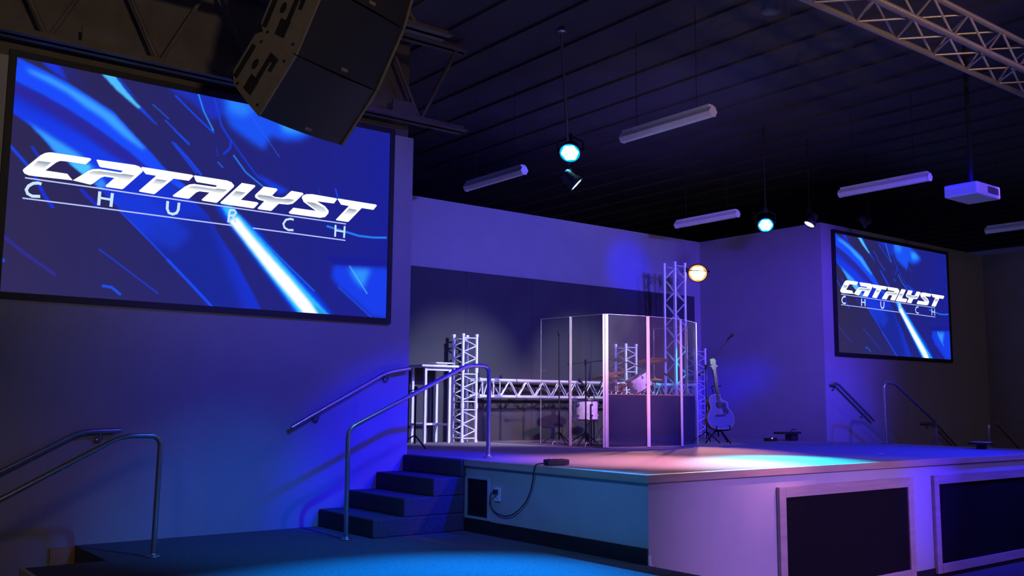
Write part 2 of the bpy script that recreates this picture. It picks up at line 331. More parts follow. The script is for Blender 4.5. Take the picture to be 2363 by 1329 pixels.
# traced picture content in screen fractions
LET=[[(0.0289,0.5151),(0.03,0.5225),(0.0347,0.5322),(0.0636,0.5923),(0.0727,0.6047),(0.0797,0.6098),(0.0868,0.6124),(0.1731,0.6129),(0.1755,0.6067),(0.1635,0.5819),(0.1179,0.5825),(0.1071,0.5808),(0.0989,0.572),(0.0766,0.5302),(0.1243,0.5293),(0.137,0.5036),(0.0609,0.4991),(0.0422,0.4987),(0.0327,0.5043)],[(0.1871,0.609),(0.1896,0.6114),(0.2782,0.6134),(0.289,0.6089),(0.2967,0.5946),(0.2963,0.5868),(0.254,0.4991),(0.2502,0.4944),(0.2135,0.4946),(0.2114,0.5003),(0.2307,0.5405),(0.2077,0.5403),(0.199,0.5316),(0.1823,0.5011),(0.1769,0.4954),(0.137,0.5036),(0.1706,0.5558),(0.1803,0.566),(0.194,0.5712),(0.2454,0.5697),(0.2497,0.5785),(0.1975,0.5797),(0.1942,0.5837)],[(0.2924,0.605),(0.2945,0.6097),(0.4193,0.6085),(0.4237,0.6039),(0.4123,0.5776),(0.3731,0.5772),(0.3307,0.4969),(0.3275,0.492),(0.2919,0.4944),(0.2904,0.4991),(0.3298,0.5783),(0.3048,0.5787),(0.2998,0.5875)],[(0.4241,0.604),(0.4264,0.6078),(0.5125,0.607),(0.5245,0.6017),(0.5321,0.5876),(0.5303,0.579),(0.4915,0.4992),(0.4866,0.4913),(0.4495,0.4927),(0.4472,0.4974),(0.4665,0.5359),(0.4412,0.5354),(0.4328,0.5279),(0.4166,0.4962),(0.4125,0.492),(0.3754,0.493),(0.3732,0.4981),(0.4025,0.5474),(0.4135,0.5608),(0.4261,0.5669),(0.4824,0.567),(0.4859,0.5757),(0.433,0.5772),(0.4292,0.5836)],[(0.5523,0.6061),(0.5876,0.6052),(0.5903,0.5991),(0.552,0.523),(0.5972,0.5224),(0.6009,0.517),(0.5909,0.4941),(0.5864,0.4889),(0.4991,0.4904),(0.4967,0.4965)],[(0.614,0.6049),(0.6503,0.6047),(0.6532,0.5979),(0.6385,0.5664),(0.6465,0.5615),(0.6656,0.563),(0.675,0.5702),(0.6905,0.5994),(0.6945,0.6046),(0.7264,0.6031),(0.7298,0.5983),(0.7093,0.5579),(0.6983,0.5397),(0.6855,0.5323),(0.6583,0.5298),(0.6401,0.4936),(0.6363,0.4885),(0.6019,0.4885),(0.5987,0.4932),(0.6165,0.5324),(0.6001,0.5359),(0.5906,0.5445),(0.59,0.5552),(0.594,0.5645)],[(0.7244,0.5786),(0.7283,0.5909),(0.7381,0.5991),(0.7563,0.6038),(0.8293,0.601),(0.8328,0.5976),(0.823,0.572),(0.7711,0.5705),(0.796,0.551),(0.8075,0.5308),(0.8069,0.5163),(0.7971,0.4954),(0.782,0.4877),(0.6913,0.4877),(0.6879,0.4939),(0.7011,0.5208),(0.7679,0.5208),(0.7306,0.5576)],[(0.8334,0.5977),(0.8362,0.6019),(0.9581,0.6001),(0.961,0.5942),(0.9495,0.5692),(0.9116,0.5698),(0.8722,0.491),(0.8679,0.4857),(0.8332,0.4865),(0.8305,0.4902),(0.8699,0.5705),(0.8454,0.5717)]]
GR=[[(0.0495,0.5425),(0.0598,0.5666),(0.087,0.568),(0.0782,0.5485),(0.0732,0.5374),(0.0491,0.5364)],[(0.1697,0.5432),(0.1793,0.5558),(0.1969,0.5608),(0.2456,0.5622),(0.252,0.5653),(0.277,0.5648),(0.2633,0.5382),(0.2411,0.5383),(0.2396,0.5455),(0.2151,0.5486),(0.1974,0.5448),(0.1874,0.5408)],[(0.3315,0.5638),(0.3568,0.5636),(0.3418,0.5376),(0.3187,0.5378)],[(0.4084,0.5398),(0.4179,0.5529),(0.4306,0.5571),(0.4813,0.5565),(0.487,0.5607),(0.5129,0.5614),(0.4993,0.5386),(0.4773,0.5382),(0.4743,0.544),(0.4396,0.5429),(0.4311,0.5398)],[(0.5368,0.5613),(0.5633,0.5611),(0.5458,0.5317),(0.5254,0.5346)],[(0.5966,0.5515),(0.5995,0.5604),(0.6354,0.5614),(0.6467,0.5546),(0.6721,0.5569),(0.6849,0.5615),(0.7027,0.5604),(0.6917,0.5464),(0.6789,0.5396),(0.6565,0.5391),(0.6503,0.532),(0.6267,0.5289),(0.6242,0.5379),(0.6046,0.5412)],[(0.738,0.5594),(0.7621,0.5603),(0.7928,0.5416),(0.8007,0.5263),(0.7866,0.5144),(0.7712,0.525)],[(0.871,0.5582),(0.8967,0.5556),(0.8796,0.5233),(0.855,0.5248)]]
ST=[([(0.0702,0.4694),(0.063,0.4718),(0.0526,0.4675),(0.0432,0.4538),(0.0388,0.436),(0.0424,0.4204),(0.0522,0.4122),(0.0691,0.4151)],0.00717),([(0.1992,0.4709),(0.1984,0.409)],0.00717),([(0.2283,0.4711),(0.2266,0.4092)],0.00717),([(0.2005,0.4429),(0.2273,0.441)],0.0056),([(0.3616,0.4688),(0.3612,0.4332),(0.3658,0.415),(0.3756,0.4108),(0.3851,0.4188),(0.3891,0.4347),(0.3901,0.4682)],0.00694),([(0.5227,0.4654),(0.52,0.406)],0.0056),([(0.5227,0.4654),(0.5353,0.4685),(0.5401,0.4575),(0.5359,0.4431),(0.5218,0.4385)],0.0056),([(0.5315,0.4407),(0.5397,0.4091)],0.0056),([(0.7032,0.4598),(0.6935,0.4625),(0.6807,0.4546),(0.6735,0.4336),(0.6768,0.4149),(0.6882,0.4049),(0.7035,0.4077)],0.00582),([(0.8302,0.462),(0.8296,0.401)],0.0056),([(0.8587,0.4625),(0.8576,0.4005)],0.0056),([(0.8312,0.4335),(0.8575,0.4319)],0.00448),([(0.0345,0.4865),(0.1916,0.485),(0.2724,0.483),(0.4227,0.4807),(0.6103,0.4782),(0.8629,0.4744)],0.00325),([(0.0323,0.3989),(0.1944,0.3982),(0.275,0.3968),(0.4109,0.3944),(0.5327,0.3928)],0.00325),([(0.588,0.3928),(0.7144,0.391),(0.8623,0.3882)],0.00325)]
LAY=[([(-0.0003,0.8948),(0.0539,0.8622),(0.12,0.8126),(0.1887,0.7481),(0.26,0.6725),(0.3092,0.6101),(0.3084,0.6143),(0.3647,0.5528),(0.3863,0.5275),(0.4297,0.4838),(0.4671,0.427),(0.4947,0.3463),(0.5442,0.2306),(0.6213,0.0005),(0.4853,-0.0016),(0.4738,0.0042),(0.4077,0.1319),(0.3438,0.2383),(0.2815,0.342),(0.2327,0.4283),(0.1852,0.4998),(0.1574,0.5396),(0.1278,0.5747),(0.0942,0.6121),(0.0714,0.6567),(0.038,0.7142),(-0.0016,0.7557)],(26,50,205),1,1,-1),([(0.3077,0.3465),(0.4698,0.424),(0.5737,-0.0156),(0.4373,-0.0519)],(28,40,150),0.95,14,0),([(0.1622,0.468),(0.3036,0.4852),(0.4271,0.332),(0.3854,0.2423),(0.2772,0.32)],(28,62,225),0.6,10,0),([(-0.0268,0.81),(0.0788,0.7542),(0.1908,0.682),(0.31,0.583),(0.1963,0.5066),(0.1042,0.6326),(-0.0043,0.7463)],(26,62,240),0.8,9,0),([(-0.0095,0.8933),(0.0539,0.8622),(0.12,0.8126),(0.1887,0.7481),(0.26,0.6725),(0.3092,0.6101),(0.2859,0.5942),(0.2145,0.6494),(0.1562,0.715),(0.0779,0.7799),(-0.0035,0.8401)],(44,38,150),0.9,7,0),([(0.0165,0.7366),(0.0442,0.7163),(0.0943,0.6727),(0.148,0.6244),(0.1853,0.5696),(0.1624,0.5192),(0.1278,0.5747),(0.0942,0.6121),(0.0714,0.6567),(0.038,0.7142)],(60,165,255),0.95,5,0),([(0.1241,0.579),(0.1735,0.5813),(0.1741,0.5617),(0.1575,0.5373)],(80,200,255),0.9,2,-1),([(0.1836,0.5002),(0.2015,0.5348),(0.2166,0.4991),(0.1994,0.4797)],(60,150,250),0.9,3,0),([(0.0002,0.9982),(0.061,0.9651),(0.1162,0.9302),(0.1733,0.881),(0.2201,0.8398),(0.2692,0.7571),(0.3067,0.6962),(0.3551,0.6119),(0.4067,0.5512),(0.3903,0.5311),(0.3084,0.6143),(0.3092,0.6101),(0.26,0.6725),(0.1887,0.7481),(0.12,0.8126),(0.0539,0.8622),(-0.0003,0.8948)],(27,75,250),1,1,-1),([(0.0191,0.9608),(0.0725,0.9414),(0.1167,0.9127),(0.1736,0.87),(0.2205,0.8264),(0.2572,0.7667),(0.3019,0.6947),(0.2925,0.6917),(0.2465,0.7359),(0.1938,0.8034),(0.1545,0.8384),(0.1133,0.8849),(0.0691,0.9159),(0.0303,0.9395)],(62,165,255),0.95,5,8),([(0.0488,1.0124),(0.0895,1.0121),(0.1137,0.9381),(0.0848,0.9595),(0.0603,0.9867)],(30,55,235),0.9,4,-1),([(0.1733,0.881),(0.2201,0.8398),(0.2153,0.8471),(0.1152,0.9608),(0.0921,0.9999),(0.1179,1.0107)],(36,40,150),0.5,8,-1),([(0.1805,1.012),(0.2148,1.0138),(0.2496,0.9417),(0.2871,0.8777),(0.2776,0.8743),(0.224,0.941)],(78,190,255),1,1,-1),([(0.2776,0.8766),(0.2869,0.8823),(0.3305,0.8108),(0.3175,0.8217)],(26,70,245),1,1,-1),([(0.2149,1.0124),(0.2242,1.0117),(0.2589,0.9453),(0.2815,0.9033),(0.252,0.9426)],(26,60,225),0.9,1,-1),([(0.3509,1.0131),(0.4933,1.0119),(0.4954,0.9246),(0.4656,0.8832),(0.4143,0.9515),(0.3515,0.9933)],(30,50,195),0.9,6,-1),([(0.4899,1.0314),(0.5817,1.0666),(0.6649,0.9904),(0.7541,0.9179),(0.7139,0.8693),(0.6679,0.8517),(0.6281,0.8653),(0.6119,0.786),(0.5639,0.8232),(0.5167,0.8699),(0.4953,0.9297)],(28,85,250),0.95,8,-1),([(0.5018,1.0099),(0.5417,1.0249),(0.5781,0.9699),(0.5439,0.9314),(0.5091,0.945)],(45,140,255),0.8,9,-1),([(0.6503,0.9583),(0.6964,0.9637),(0.7317,0.9214),(0.6885,0.8934),(0.6607,0.8976)],(50,160,255),0.9,8,-1),([(0.5911,0.6644),(0.6393,0.6334),(0.6886,0.6016),(0.6586,0.5779),(0.6218,0.6155)],(25,65,235),0.9,5,-1),([(0.4846,0.4791),(0.5198,0.4923),(0.5519,0.4446),(0.6005,0.3857),(0.662,0.2762),(0.719,0.1867),(0.7772,0.1001),(0.8342,-0.0082),(0.7234,-0.0207),(0.6376,0.1595),(0.5547,0.3297),(0.5088,0.4208)],(14,62,240),1,5,-1),([(0.4998,0.4782),(0.525,0.489),(0.5492,0.4486),(0.5791,0.3997),(0.6625,0.2574),(0.7486,0.1104),(0.8195,-0.0051),(0.7316,-0.0151),(0.6655,0.1172),(0.5818,0.2843),(0.5326,0.3895),(0.5188,0.4277)],(50,190,255),1,4,-1),([(0.5192,0.414),(0.5443,0.4382),(0.588,0.3551),(0.6491,0.2503),(0.7058,0.1562),(0.761,0.0549),(0.7909,-0.0131),(0.7484,-0.0179),(0.6935,0.0837),(0.637,0.1874),(0.5815,0.2981),(0.5434,0.3688)],(255,255,255),1,3,-1),([(0.7697,0.0464),(0.8254,-0.0092),(0.7937,-0.0128)],(40,150,225),0.8,2,-1),([(0.8292,0.2583),(0.8768,0.2557),(0.9999,0.2704),(1.004,0.0009),(0.9541,0.0028),(0.9102,0.0643),(0.846,0.1438),(0.8216,0.1936)],(26,62,235),1,7,-1),([(0.8739,0.2488),(0.947,0.2513),(0.9325,0.1914),(0.9241,0.1454),(0.893,0.1902)],(50,155,255),0.9,8,-1),([(0.8022,0.2974),(1.0152,0.3163),(1.0157,0.2797),(0.9221,0.2665),(0.8263,0.2578)],(26,30,150),1,2,-1)]
LN=[([(0.368,0.9695),(0.4213,0.8931),(0.4698,0.8283)],0.00246,(25,72,245)),([(0.4252,1.004),(0.4425,0.921),(0.4695,0.8385)],0.00202,(45,150,255)),([(0.4683,0.9973),(0.4913,0.8664),(0.5183,0.8032),(0.5164,0.7665),(0.5002,0.7332)],0.00291,(24,60,225)),([(0.5482,0.9959),(0.5915,0.9007),(0.6544,0.7674)],0.0009,(45,100,240)),([(0.3699,0.8049),(0.4089,0.7476)],0.00179,(25,70,235)),([(0.3717,0.7407),(0.408,0.6822),(0.4422,0.6171)],0.00336,(26,72,240)),([(0.5272,0.7337),(0.562,0.6613),(0.6131,0.6027)],0.00202,(40,135,255)),([(0.5182,0.8083),(0.5606,0.718),(0.5974,0.6454),(0.6335,0.6239)],0.00246,(26,55,215)),([(0.4859,0.688),(0.499,0.6679)],0.00179,(35,100,250)),([(0.4799,0.7601),(0.4852,0.7158)],0.00134,(30,55,190)),([(0.8271,0.649),(0.8344,0.6069)],0.00258,(26,70,240)),([(0.7724,0.6372),(0.781,0.6042)],0.00112,(30,60,210)),([(0.3126,0.9079),(0.3533,0.855)],0.00134,(30,95,245)),([(0.3462,0.8432),(0.3772,0.7977),(0.4085,0.754)],0.00202,(28,75,240)),([(0.3661,0.7474),(0.4298,0.6217)],0.00269,(26,66,235)),([(-0.0082,0.6267),(0.0135,0.5872),(0.0377,0.5416)],0.00358,(28,70,245)),([(0.0453,0.6226),(0.0613,0.5827)],0.00314,(26,55,220)),([(0.0564,0.4943),(0.0618,0.4743),(0.079,0.4191),(0.097,0.3781)],0.00403,(25,52,235)),([(0.1585,0.4664),(0.1743,0.4386),(0.194,0.4092)],0.00448,(34,46,205)),([(0.2053,0.2162),(0.2404,0.1748),(0.3003,0.1013),(0.3493,0.042)],0.00168,(30,62,225)),([(0.2193,0.0561),(0.2396,0.0526),(0.2598,0.0251)],0.00314,(30,85,250)),([(0.245,0.4003),(0.3186,0.2828),(0.3691,0.1979)],0.00157,(30,78,250)),([(0.3691,0.1979),(0.4337,0.0903),(0.4868,-0.0011)],0.00336,(30,80,255)),([(-0.0169,0.2511),(0.0466,0.1648),(0.1116,0.0884)],0.00392,(48,46,150)),([(0.8783,0.257),(0.9367,0.1224)],0.00134,(80,205,255)),([(0.8461,0.1414),(0.9542,-0.0021)],0.00157,(30,85,245)),([(0.8051,0.4495),(0.8347,0.4412),(0.8646,0.4327),(0.9042,0.4211),(0.9504,0.4217),(0.9944,0.4297)],0.00291,(40,140,255)),([(0.5519,0.4446),(0.5791,0.3997),(0.6621,0.2715),(0.7712,0.1136)],0.00112,(45,130,250)),([(-0.0068,0.1344),(0.0013,0.1297)],0.00448,(30,80,245))]
# ---------------------------------------------------------------- screens
def inside(poly, U, Vv):
    c = np.zeros(U.shape, bool); n = len(poly)
    for i in range(n):
        (x0, y0), (x1, y1) = poly[i], poly[(i + 1) % n]
        if y0 == y1: continue
        k = ((y0 > Vv) != (y1 > Vv)) & (U < (x1 - x0) * (Vv - y0) / (y1 - y0) + x0); c ^= k
    return c.astype(float)

def blur(a, r):
    for _ in range(2):
        for ax in (0, 1):
            k = 2 * r + 1; p = np.pad(a, [(r + 1, r) if i == ax else (0, 0) for i in (0, 1)], mode='edge'); cs = np.cumsum(p, axis=ax)
            a = (np.take(cs, range(k, cs.shape[ax]), axis=ax) - np.take(cs, range(0, cs.shape[ax] - k), axis=ax)) / k
    return a

def seg_dist(pts, U, Vv, asp):
    d = np.full(U.shape, 9.0)
    for (x0, y0), (x1, y1) in zip(pts[:-1], pts[1:]):
        y0 *= asp; y1 *= asp; dx, dy = x1 - x0, y1 - y0; L = dx * dx + dy * dy + 1e-12
        t = np.clip(((U - x0) * dx + (Vv * asp - y0) * dy) / L, 0, 1)
        d = np.minimum(d, np.hypot(U - x0 - t * dx, Vv * asp - y0 - t * dy))
    return d

NX, NY, SW, SH = 620, 340, 3.56, 1.953
def picture_mesh():
    u, v = np.meshgrid(np.linspace(0, 1, NX + 1), np.linspace(0, 1, NY + 1))
    c = np.zeros(u.shape + (3,))
    k = np.clip(u * 1.05 - 0.05, 0, 1)[..., None]; q = np.clip((1 - v) * 0.4 + 0.2, 0, 1)[..., None]
    c += np.array([52, 47, 98.]) * (1 - k) + np.array([27, 33, 150.]) * k
    c -= (1 - k) * (1 - q) * np.array([10, 10, 20.])
    masks = []
    for pts, rgb, al, bl, clip in LAY:
        m = blur(inside(pts, u, v), max(1, int(round(bl * 0.62)))) if bl else inside(pts, u, v)
        if clip >= 0: m = m * masks[clip]
        masks.append(m); a = (m * al)[..., None]; c = c * (1 - a) + np.array(rgb, float) * a
    for pts, w, rgb in LN:
        d = seg_dist(pts, u, v, SH / SW); e = 0.0011
        a = (np.clip((w + e - d) / (2 * e), 0, 1) * 0.9)[..., None]; c = c * (1 - a) + np.array(rgb, float) * a
    c = np.clip(c / 255.0, 0, 1); c = np.where(c <= 0.04045, c / 12.92, ((c + 0.055) / 1.055) ** 2.4)
    nv = (NX + 1) * (NY + 1)
    co = np.stack([u * SW, np.zeros_like(u), v * SH], -1).reshape(-1, 3)
    i = (np.arange(NY)[:, None] * (NX + 1) + np.arange(NX)[None]).reshape(-1)
    fa = np.stack([i, i + 1, i + NX + 2, i + NX + 1], -1)
    me = bpy.data.meshes.new('picture'); me.vertices.add(nv); me.vertices.foreach_set('co', co.ravel())
    me.loops.add(fa.size); me.loops.foreach_set('vertex_index', fa.ravel().astype(np.int32))
    me.polygons.add(len(fa)); me.polygons.foreach_set('loop_start', np.arange(0, fa.size, 4, dtype=np.int32))
    me.update(calc_edges=True)
    ca = me.color_attributes.new('Col', 'FLOAT_COLOR', 'POINT')
    ca.data.foreach_set('color', np.concatenate([c.reshape(-1, 3), np.ones((nv, 1))], 1).ravel())
    me.materials.append(M['screen']); return me

def flat_mesh(name, polys, y):           # polys: list of (points uv, colour function of v)
    vs = []; fs = []; cs = []
    for pts, cf in polys:
        n = len(vs); vs += [(a * SW, y, b * SH) for a, b in pts]; fs.append(tuple(range(n, n + len(pts)))); cs += [cf(b) for a, b in pts]
    me = bpy.data.meshes.new(name); me.from_pydata(vs, [], fs); me.update()
    ca = me.color_attributes.new('Col', 'FLOAT_COLOR', 'POINT')
    ca.data.foreach_set('color', [x for c in cs for x in c + (1.0,)]); me.materials.append(M['screen']); return me

def stroke_polys(pts, w):
    h = w / 2; asp = SH / SW; P = [V((a, b * asp)) for a, b in pts]; L = []; R = []
    for i, p in enumerate(P):
        t = (P[min(i + 1, len(P) - 1)] - P[max(i - 1, 0)]).normalized(); n = V((-t.y, t.x))
        L.append(p + n * h); R.append(p - n * h)
    return [[(q.x, q.y / asp) for q in (L[i], L[i + 1], R[i + 1], R[i])] for i in range(len(P) - 1)]

white = lambda b: (1.0, 1.0, 1.0)
def grey_f(lo, hi):
    def f(b):
        t = max(0, min(1, (b - lo) / (hi - lo))); return lin((1 - 0.47 * t, 1 - 0.40 * t, 1 - 0.30 * t))
    return f
pic_me = picture_mesh()
pale = lambda b: lin((0.80, 0.90, 1.0)); rule = lambda b: lin((0.72, 0.78, 1.0))
title = []
for p, g in zip(LET, GR):
    lo = min(b for a, b in g); hi = max(b for a, b in g)
    title.append((flat_mesh('title_letter', [(p, white)], -0.0015), flat_mesh('letter_shading', [(g, grey_f(lo, hi))], -0.0030)))
groups = [[0], [1, 2, 3], [4], [5, 6, 7], [8], [9, 10, 11]]
subs = [flat_mesh('subtitle_letter', [(q, pale) for k in g for q in stroke_polys(*ST[k])], -0.0025) for g in groups]
rules = [flat_mesh('subtitle_rule', [(q, rule) for q in stroke_polys(*s)], -0.0020) for s in ST[12:]]

def screen(x0, z0, sc, label, y=YA):
    t = thing('projection_screen', (x0, y - 0.035, z0), label, 'screen', 'wall screens showing the same picture'); t.scale = (sc, 1, sc)
    bpy.context.view_layer.update()
    def put(me, par, name):
        o = bpy.data.objects.new(name, me); COL.objects.link(o); o.parent = par; return o
    put(pic_me, t, 'picture')
    for a, b in title: put(b, put(a, t, 'title_letter'), 'letter_shading')
    for me in subs: put(me, t, 'subtitle_letter')
    for me in rules: put(me, t, 'subtitle_rule')
    b = 0.055; m = MB()
    for lo, hi in (((-b, -0.012, -b), (SW + b, 0.034, 0)), ((-b, -0.012, SH), (SW + b, 0.034, SH + b)), ((-b, -0.012, 0), (0, 0.034, SH)), ((SW, -0.012, 0), (SW + b, 0.034, SH))): m.box(lo, hi)
    m.box((0, 0.004, 0), (SW, 0.034, SH))
    f = obj('screen_frame', m, 'black'); f.parent = t
    return t
screen(1.43, 2.557, 1.0, 'large lit screen with white slanted title on blue picture, left of the stage')
screen(13.01, 2.522, 0.955, 'smaller looking lit screen with the same title, on the far right wall')
# ---------------------------------------------------------------- handrails
def handrail(pts, feet, label, wall=(), r=0.021, group='steel handrails'):
    t = thing('handrail', pts[0], label, 'handrail', group)
    obj('rail', MB().tube(fillet(pts), r, 14), 'rail', t)
    for p in feet:
        p = V(p); obj('base_flange', MB().lathe([(0.001, 0.002), (0.055, 0.002), (0.055, 0.010), (0.028, 0.014), (0.026, 0.03)], Matrix.Translation(p), 20), 'rail', t)
    for p in wall:
        p = V(p); m = MB().tube(fillet([p + V((0, 0, -0.02)), p + V((0, 0.0, -0.065)), V((p.x, YA - 0.012, p.z - 0.075))], 0.03, 4), 0.008, 8)
        m.lathe([(0.001, 0), (0.03, 0), (0.03, 0.010), (0.001, 0.012)], frame_to(V((0, -1, 0)), origin=V((p.x, YA - 0.001, p.z - 0.075))), 16)
        obj('wall_bracket', m, 'rail', t)
    return t
yr, yw = 7.60, YA - 0.075
handrail([(4.10, yr, PZ + 0.003), (4.09, yr, 1.465), (5.35, yr, 2.055), (5.63, yr, 2.068), (5.63, yr, HS + 0.003)], [(4.10, yr, PZ), (5.63, yr, HS)],
         'free-standing steel handrail of the left upper stairs, ending beside the stage vent')
handrail([(3.97, yw, 1.455), (4.985, yw, 2.0), (5.27, yw, 2.05)], [], 'dark handrail on the wall above the left upper stairs', [(4.25, yw, 1.60), (5.02, yw, 2.005)])
handrail([(2.45, yr, PZ + 0.003), (2.465, yr, 1.43), (2.17, yr, 1.433), (1.0, yr, 0.80), (0.95, yr, 0.003)], [(2.45, yr, PZ), (0.95, yr, 0)],
         'free-standing steel handrail under the large left screen, nearest to the viewer')
handrail([(2.41, yw, 1.447), (2.09, yw, 1.44), (0.9, yw, 0.80)], [], 'steel handrail on the wall below the large left screen', [(2.25, yw, 1.44), (1.3, yw, 1.02)])
handrail([(12.71, yr, HS + 0.003), (12.69, yr, 2.035), (12.96, yr, 2.036), (14.09, yr, 1.462), (14.09, yr, PZ + 0.003)], [(12.71, yr, HS), (14.09, yr, PZ)],
         'dark free-standing handrail below the far right screen, its post on the stage edge')
handrail([(12.76, yw, 2.04), (12.90, yw, 2.035), (13.85, yw, 1.475)], [], 'dark short handrail on the wall below the left corner of the far screen', [(12.86, yw, 2.03), (13.6, yw, 1.62)])
handrail([(15.72, yr, PZ + 0.003), (15.72, yr, 1.435), (15.99, yr, 1.437), (17.15, yr, 0.80), (17.15, yr, 0.003)], [(15.72, yr, PZ), (17.15, yr, 0)],
         'faint handrail farthest right, behind the small black floor light')
handrail([(15.33, yw, 1.43), (15.69, yw, 1.44), (16.9, yw, 0.72)], [], 'dark handrail on the wall below the right corner of the far screen', [(15.55, yw, 1.435), (16.4, yw, 1.02)])

# ---------------------------------------------------------------- trusses
def truss_parts(t, mx, L, w, h, bays, rc=0.021, rl=0.0085, split=None, m_='alu'):
    cs = [(-w / 2, -h / 2), (w / 2, -h / 2), (w / 2, h / 2), (-w / 2, h / 2)]
    P = lambda x, y, z: mx @ V((x, y, z))
    for x, y in cs:
        m = MB().tube([P(x, y, 0.015), P(x, y, L - 0.015)], rc, 12)
        for z in ([0.0, L] + list(split or [])):
            m.tube([P(x, y, max(0.0, z - 0.035)), P(x, y, min(L, z + 0.035))], rc * 1.32, 12)
        obj('chord', m, m_, t)
    rungs = [0.055, L - 0.055]
    for z in (split or []): rungs += [z - 0.055, z + 0.055]
    for i in range(4):
        (x0, y0), (x1, y1) = cs[i], cs[(i + 1) % 4]; m = MB()
        for z in rungs: m.tube([P(x0, y0, z), P(x1, y1, z)], rl * 1.15, 8)
        cuts = [0.0] + sorted(split or []) + [L]
        for a, b in zip(cuts[:-1], cuts[1:]):
            n = max(2, int(round(bays * (b - a) / L))); z0 = a + 0.075; dz = (b - a - 0.15) / n
            for k in range(n):
                p, q = ((x0, y0), (x1, y1)) if (k + i) % 2 == 0 else ((x1, y1), (x0, y0))
                m.tube([P(p[0], p[1], z0 + k * dz), P(q[0], q[1], z0 + (k + 1) * dz)], rl, 8)
        obj('lacing', m, m_, t)
def tower(x, y, h, bays, label, split=None, rot=0.0, w=0.225):
    t = thing('truss_tower', (x, y, HS), label, 'truss', 'standing aluminium truss towers')
    truss_parts(t, Matrix.Translation((x, y, HS + 0.003)) @ Matrix.Rotation(rot, 4, 'Z'), h, w, w, bays, split=split); return t
tower(7.525, 10.715, 1.46, 12, 'short bright aluminium truss tower beside the white table', [0.49, 0.97])
tower(10.58, 10.70, 1.46, 12, 'short aluminium truss tower seen through the shield behind the drums', [0.49, 0.97])
tower(12.20, 10.70, 1.46, 12, 'short truss tower in the back corner beyond the right end of the shield', [0.49, 0.97])
tower(11.17, 10.20, 2.74, 14, 'tall slim truss tower rising beside the amber lamp')
t = thing('truss_span', (9.05, 10.70, 1.90), 'horizontal bright truss span from the left tower to the one behind the drums', 'truss', 'low truss spans')
truss_parts(t, frame_to(V((1, 0, 0)), origin=V((7.675, 10.70, 1.905))), 2.755, 0.225, 0.225, 17, split=[0.3])
t = thing('truss_span', (11.4, 10.70, 1.90), 'horizontal truss span continuing right of the drums toward the back corner', 'truss', 'low truss spans')
truss_parts(t, frame_to(V((1, 0, 0)), origin=V((10.73, 10.70, 1.905))), 1.32, 0.225, 0.225, 8)
t = thing('ceiling_truss', (8.0, 3.92, 4.84), 'long aluminium ceiling truss crossing the upper right corner', 'truss')
truss_parts(t, frame_to(V((1, 0, 0)), origin=V((1.5, 3.918, 4.865))), 13.0, 0.335, 0.258, 44, 0.025, 0.010, [3.0, 8.4, 11.0], 'dullalu')
for x in (2.5, 5.2, 9.6, 13.8):
    obj('hanging_strap', MB().box((x - 0.02, 3.90, 5.03), (x + 0.02, 3.936, 5.60)), 'blackmetal', t)

# ---------------------------------------------------------------- stage lamps
def stage_lamp(loc, aim, led, rim, ring, label, color=None, power=0, angle=40, hang=None, r=0.11, blend=0.8, drop=False):
    loc, aim = V(loc), V(aim); d = (aim - loc).normalized(); mx = frame_to(d, origin=loc)
    t = thing('stage_lamp', loc, label, 'stage lamp', 'hanging stage lamps')
    obj('housing', MB().lathe([(0.001, -0.17), (0.05, -0.17), (0.062, -0.15), (0.068, -0.06), (r, -0.02), (r + 0.006, 0.012), (r - 0.004, 0.012), (r - 0.008, 0.0)], mx, 32), 'plastic', t)
    obj('lens_plate', MB().lathe([(0.0005, 0.004), (r * 0.76, 0.004)], mx, 32), rim, t)
    obj('halo_ring', MB().lathe([(r * 0.76, 0.004), (r - 0.004, 0.006)], mx, 32), ring, t)  # glowing outer band imitates the halo around the lamp
    for k in range(7):
        a = k * math.pi / 3; c = V((0, 0, 0)) if k == 6 else V((math.cos(a), math.sin(a), 0)) * (r * 0.55)
        obj('led', MB().lathe([(0.0005, 0.010), (r * 0.24, 0.008), (r * 0.27, 0.004)], mx @ Matrix.Translation(c), 16), led, t)
    sx = mx.to_3x3() @ V((1, 0, 0)); top = V(hang) if hang else loc + V((0, 0, 0.19)); ym = MB()
    b = loc - d * 0.06
    ym.tube([b + sx * (r + 0.02), b + sx * (r + 0.022) + (top - b).normalized() * 0.12, top + sx * 0.03, top - sx * 0.03, b - sx * (r + 0.022) + (top - b).normalized() * 0.12, b - sx * (r + 0.02)], 0.007, 6)
    ym.tube([b + sx * 0.06, b + sx * (r + 0.035)], 0.014, 8); ym.tube([b - sx * 0.06, b - sx * (r + 0.035)], 0.014, 8)
    obj('yoke', ym, 'blackmetal', t)
    obj('clamp', MB().box((top.x - 0.02, top.y - 0.02, top.z - 0.03), (top.x + 0.02, top.y + 0.02, top.z + 0.04)), 'blackmetal', t)
    if drop: obj('drop_pole', MB().tube([top, (top.x, top.y, 5.622)], 0.010, 8), 'blackmetal', t)
    if power:
        s = spot('stage_lamp_light', loc + d * 0.03, aim, color, power, angle, blend, 0.05)
    return t
stage_lamp((6.335, 7.20, 4.26), (3.2, 4.8, PZ), 'cyan', 'cyanrim', 'cyanring', 'bright cyan stage lamp hanging at the end of the thin pole', (0.0, 0.24, 1.0), 6800, 46, (6.43, 7.31, 4.46))
stage_lamp((10.85, 8.20, 4.20), (7.72, 5.7, HS), 'cyan', 'cyanrim', 'cyanring', 'bright cyan stage lamp hanging left of the far screen', (0.0, 0.66, 1.0), 8000, 24, (10.85, 8.2, 4.40), blend=1.0, drop=True)
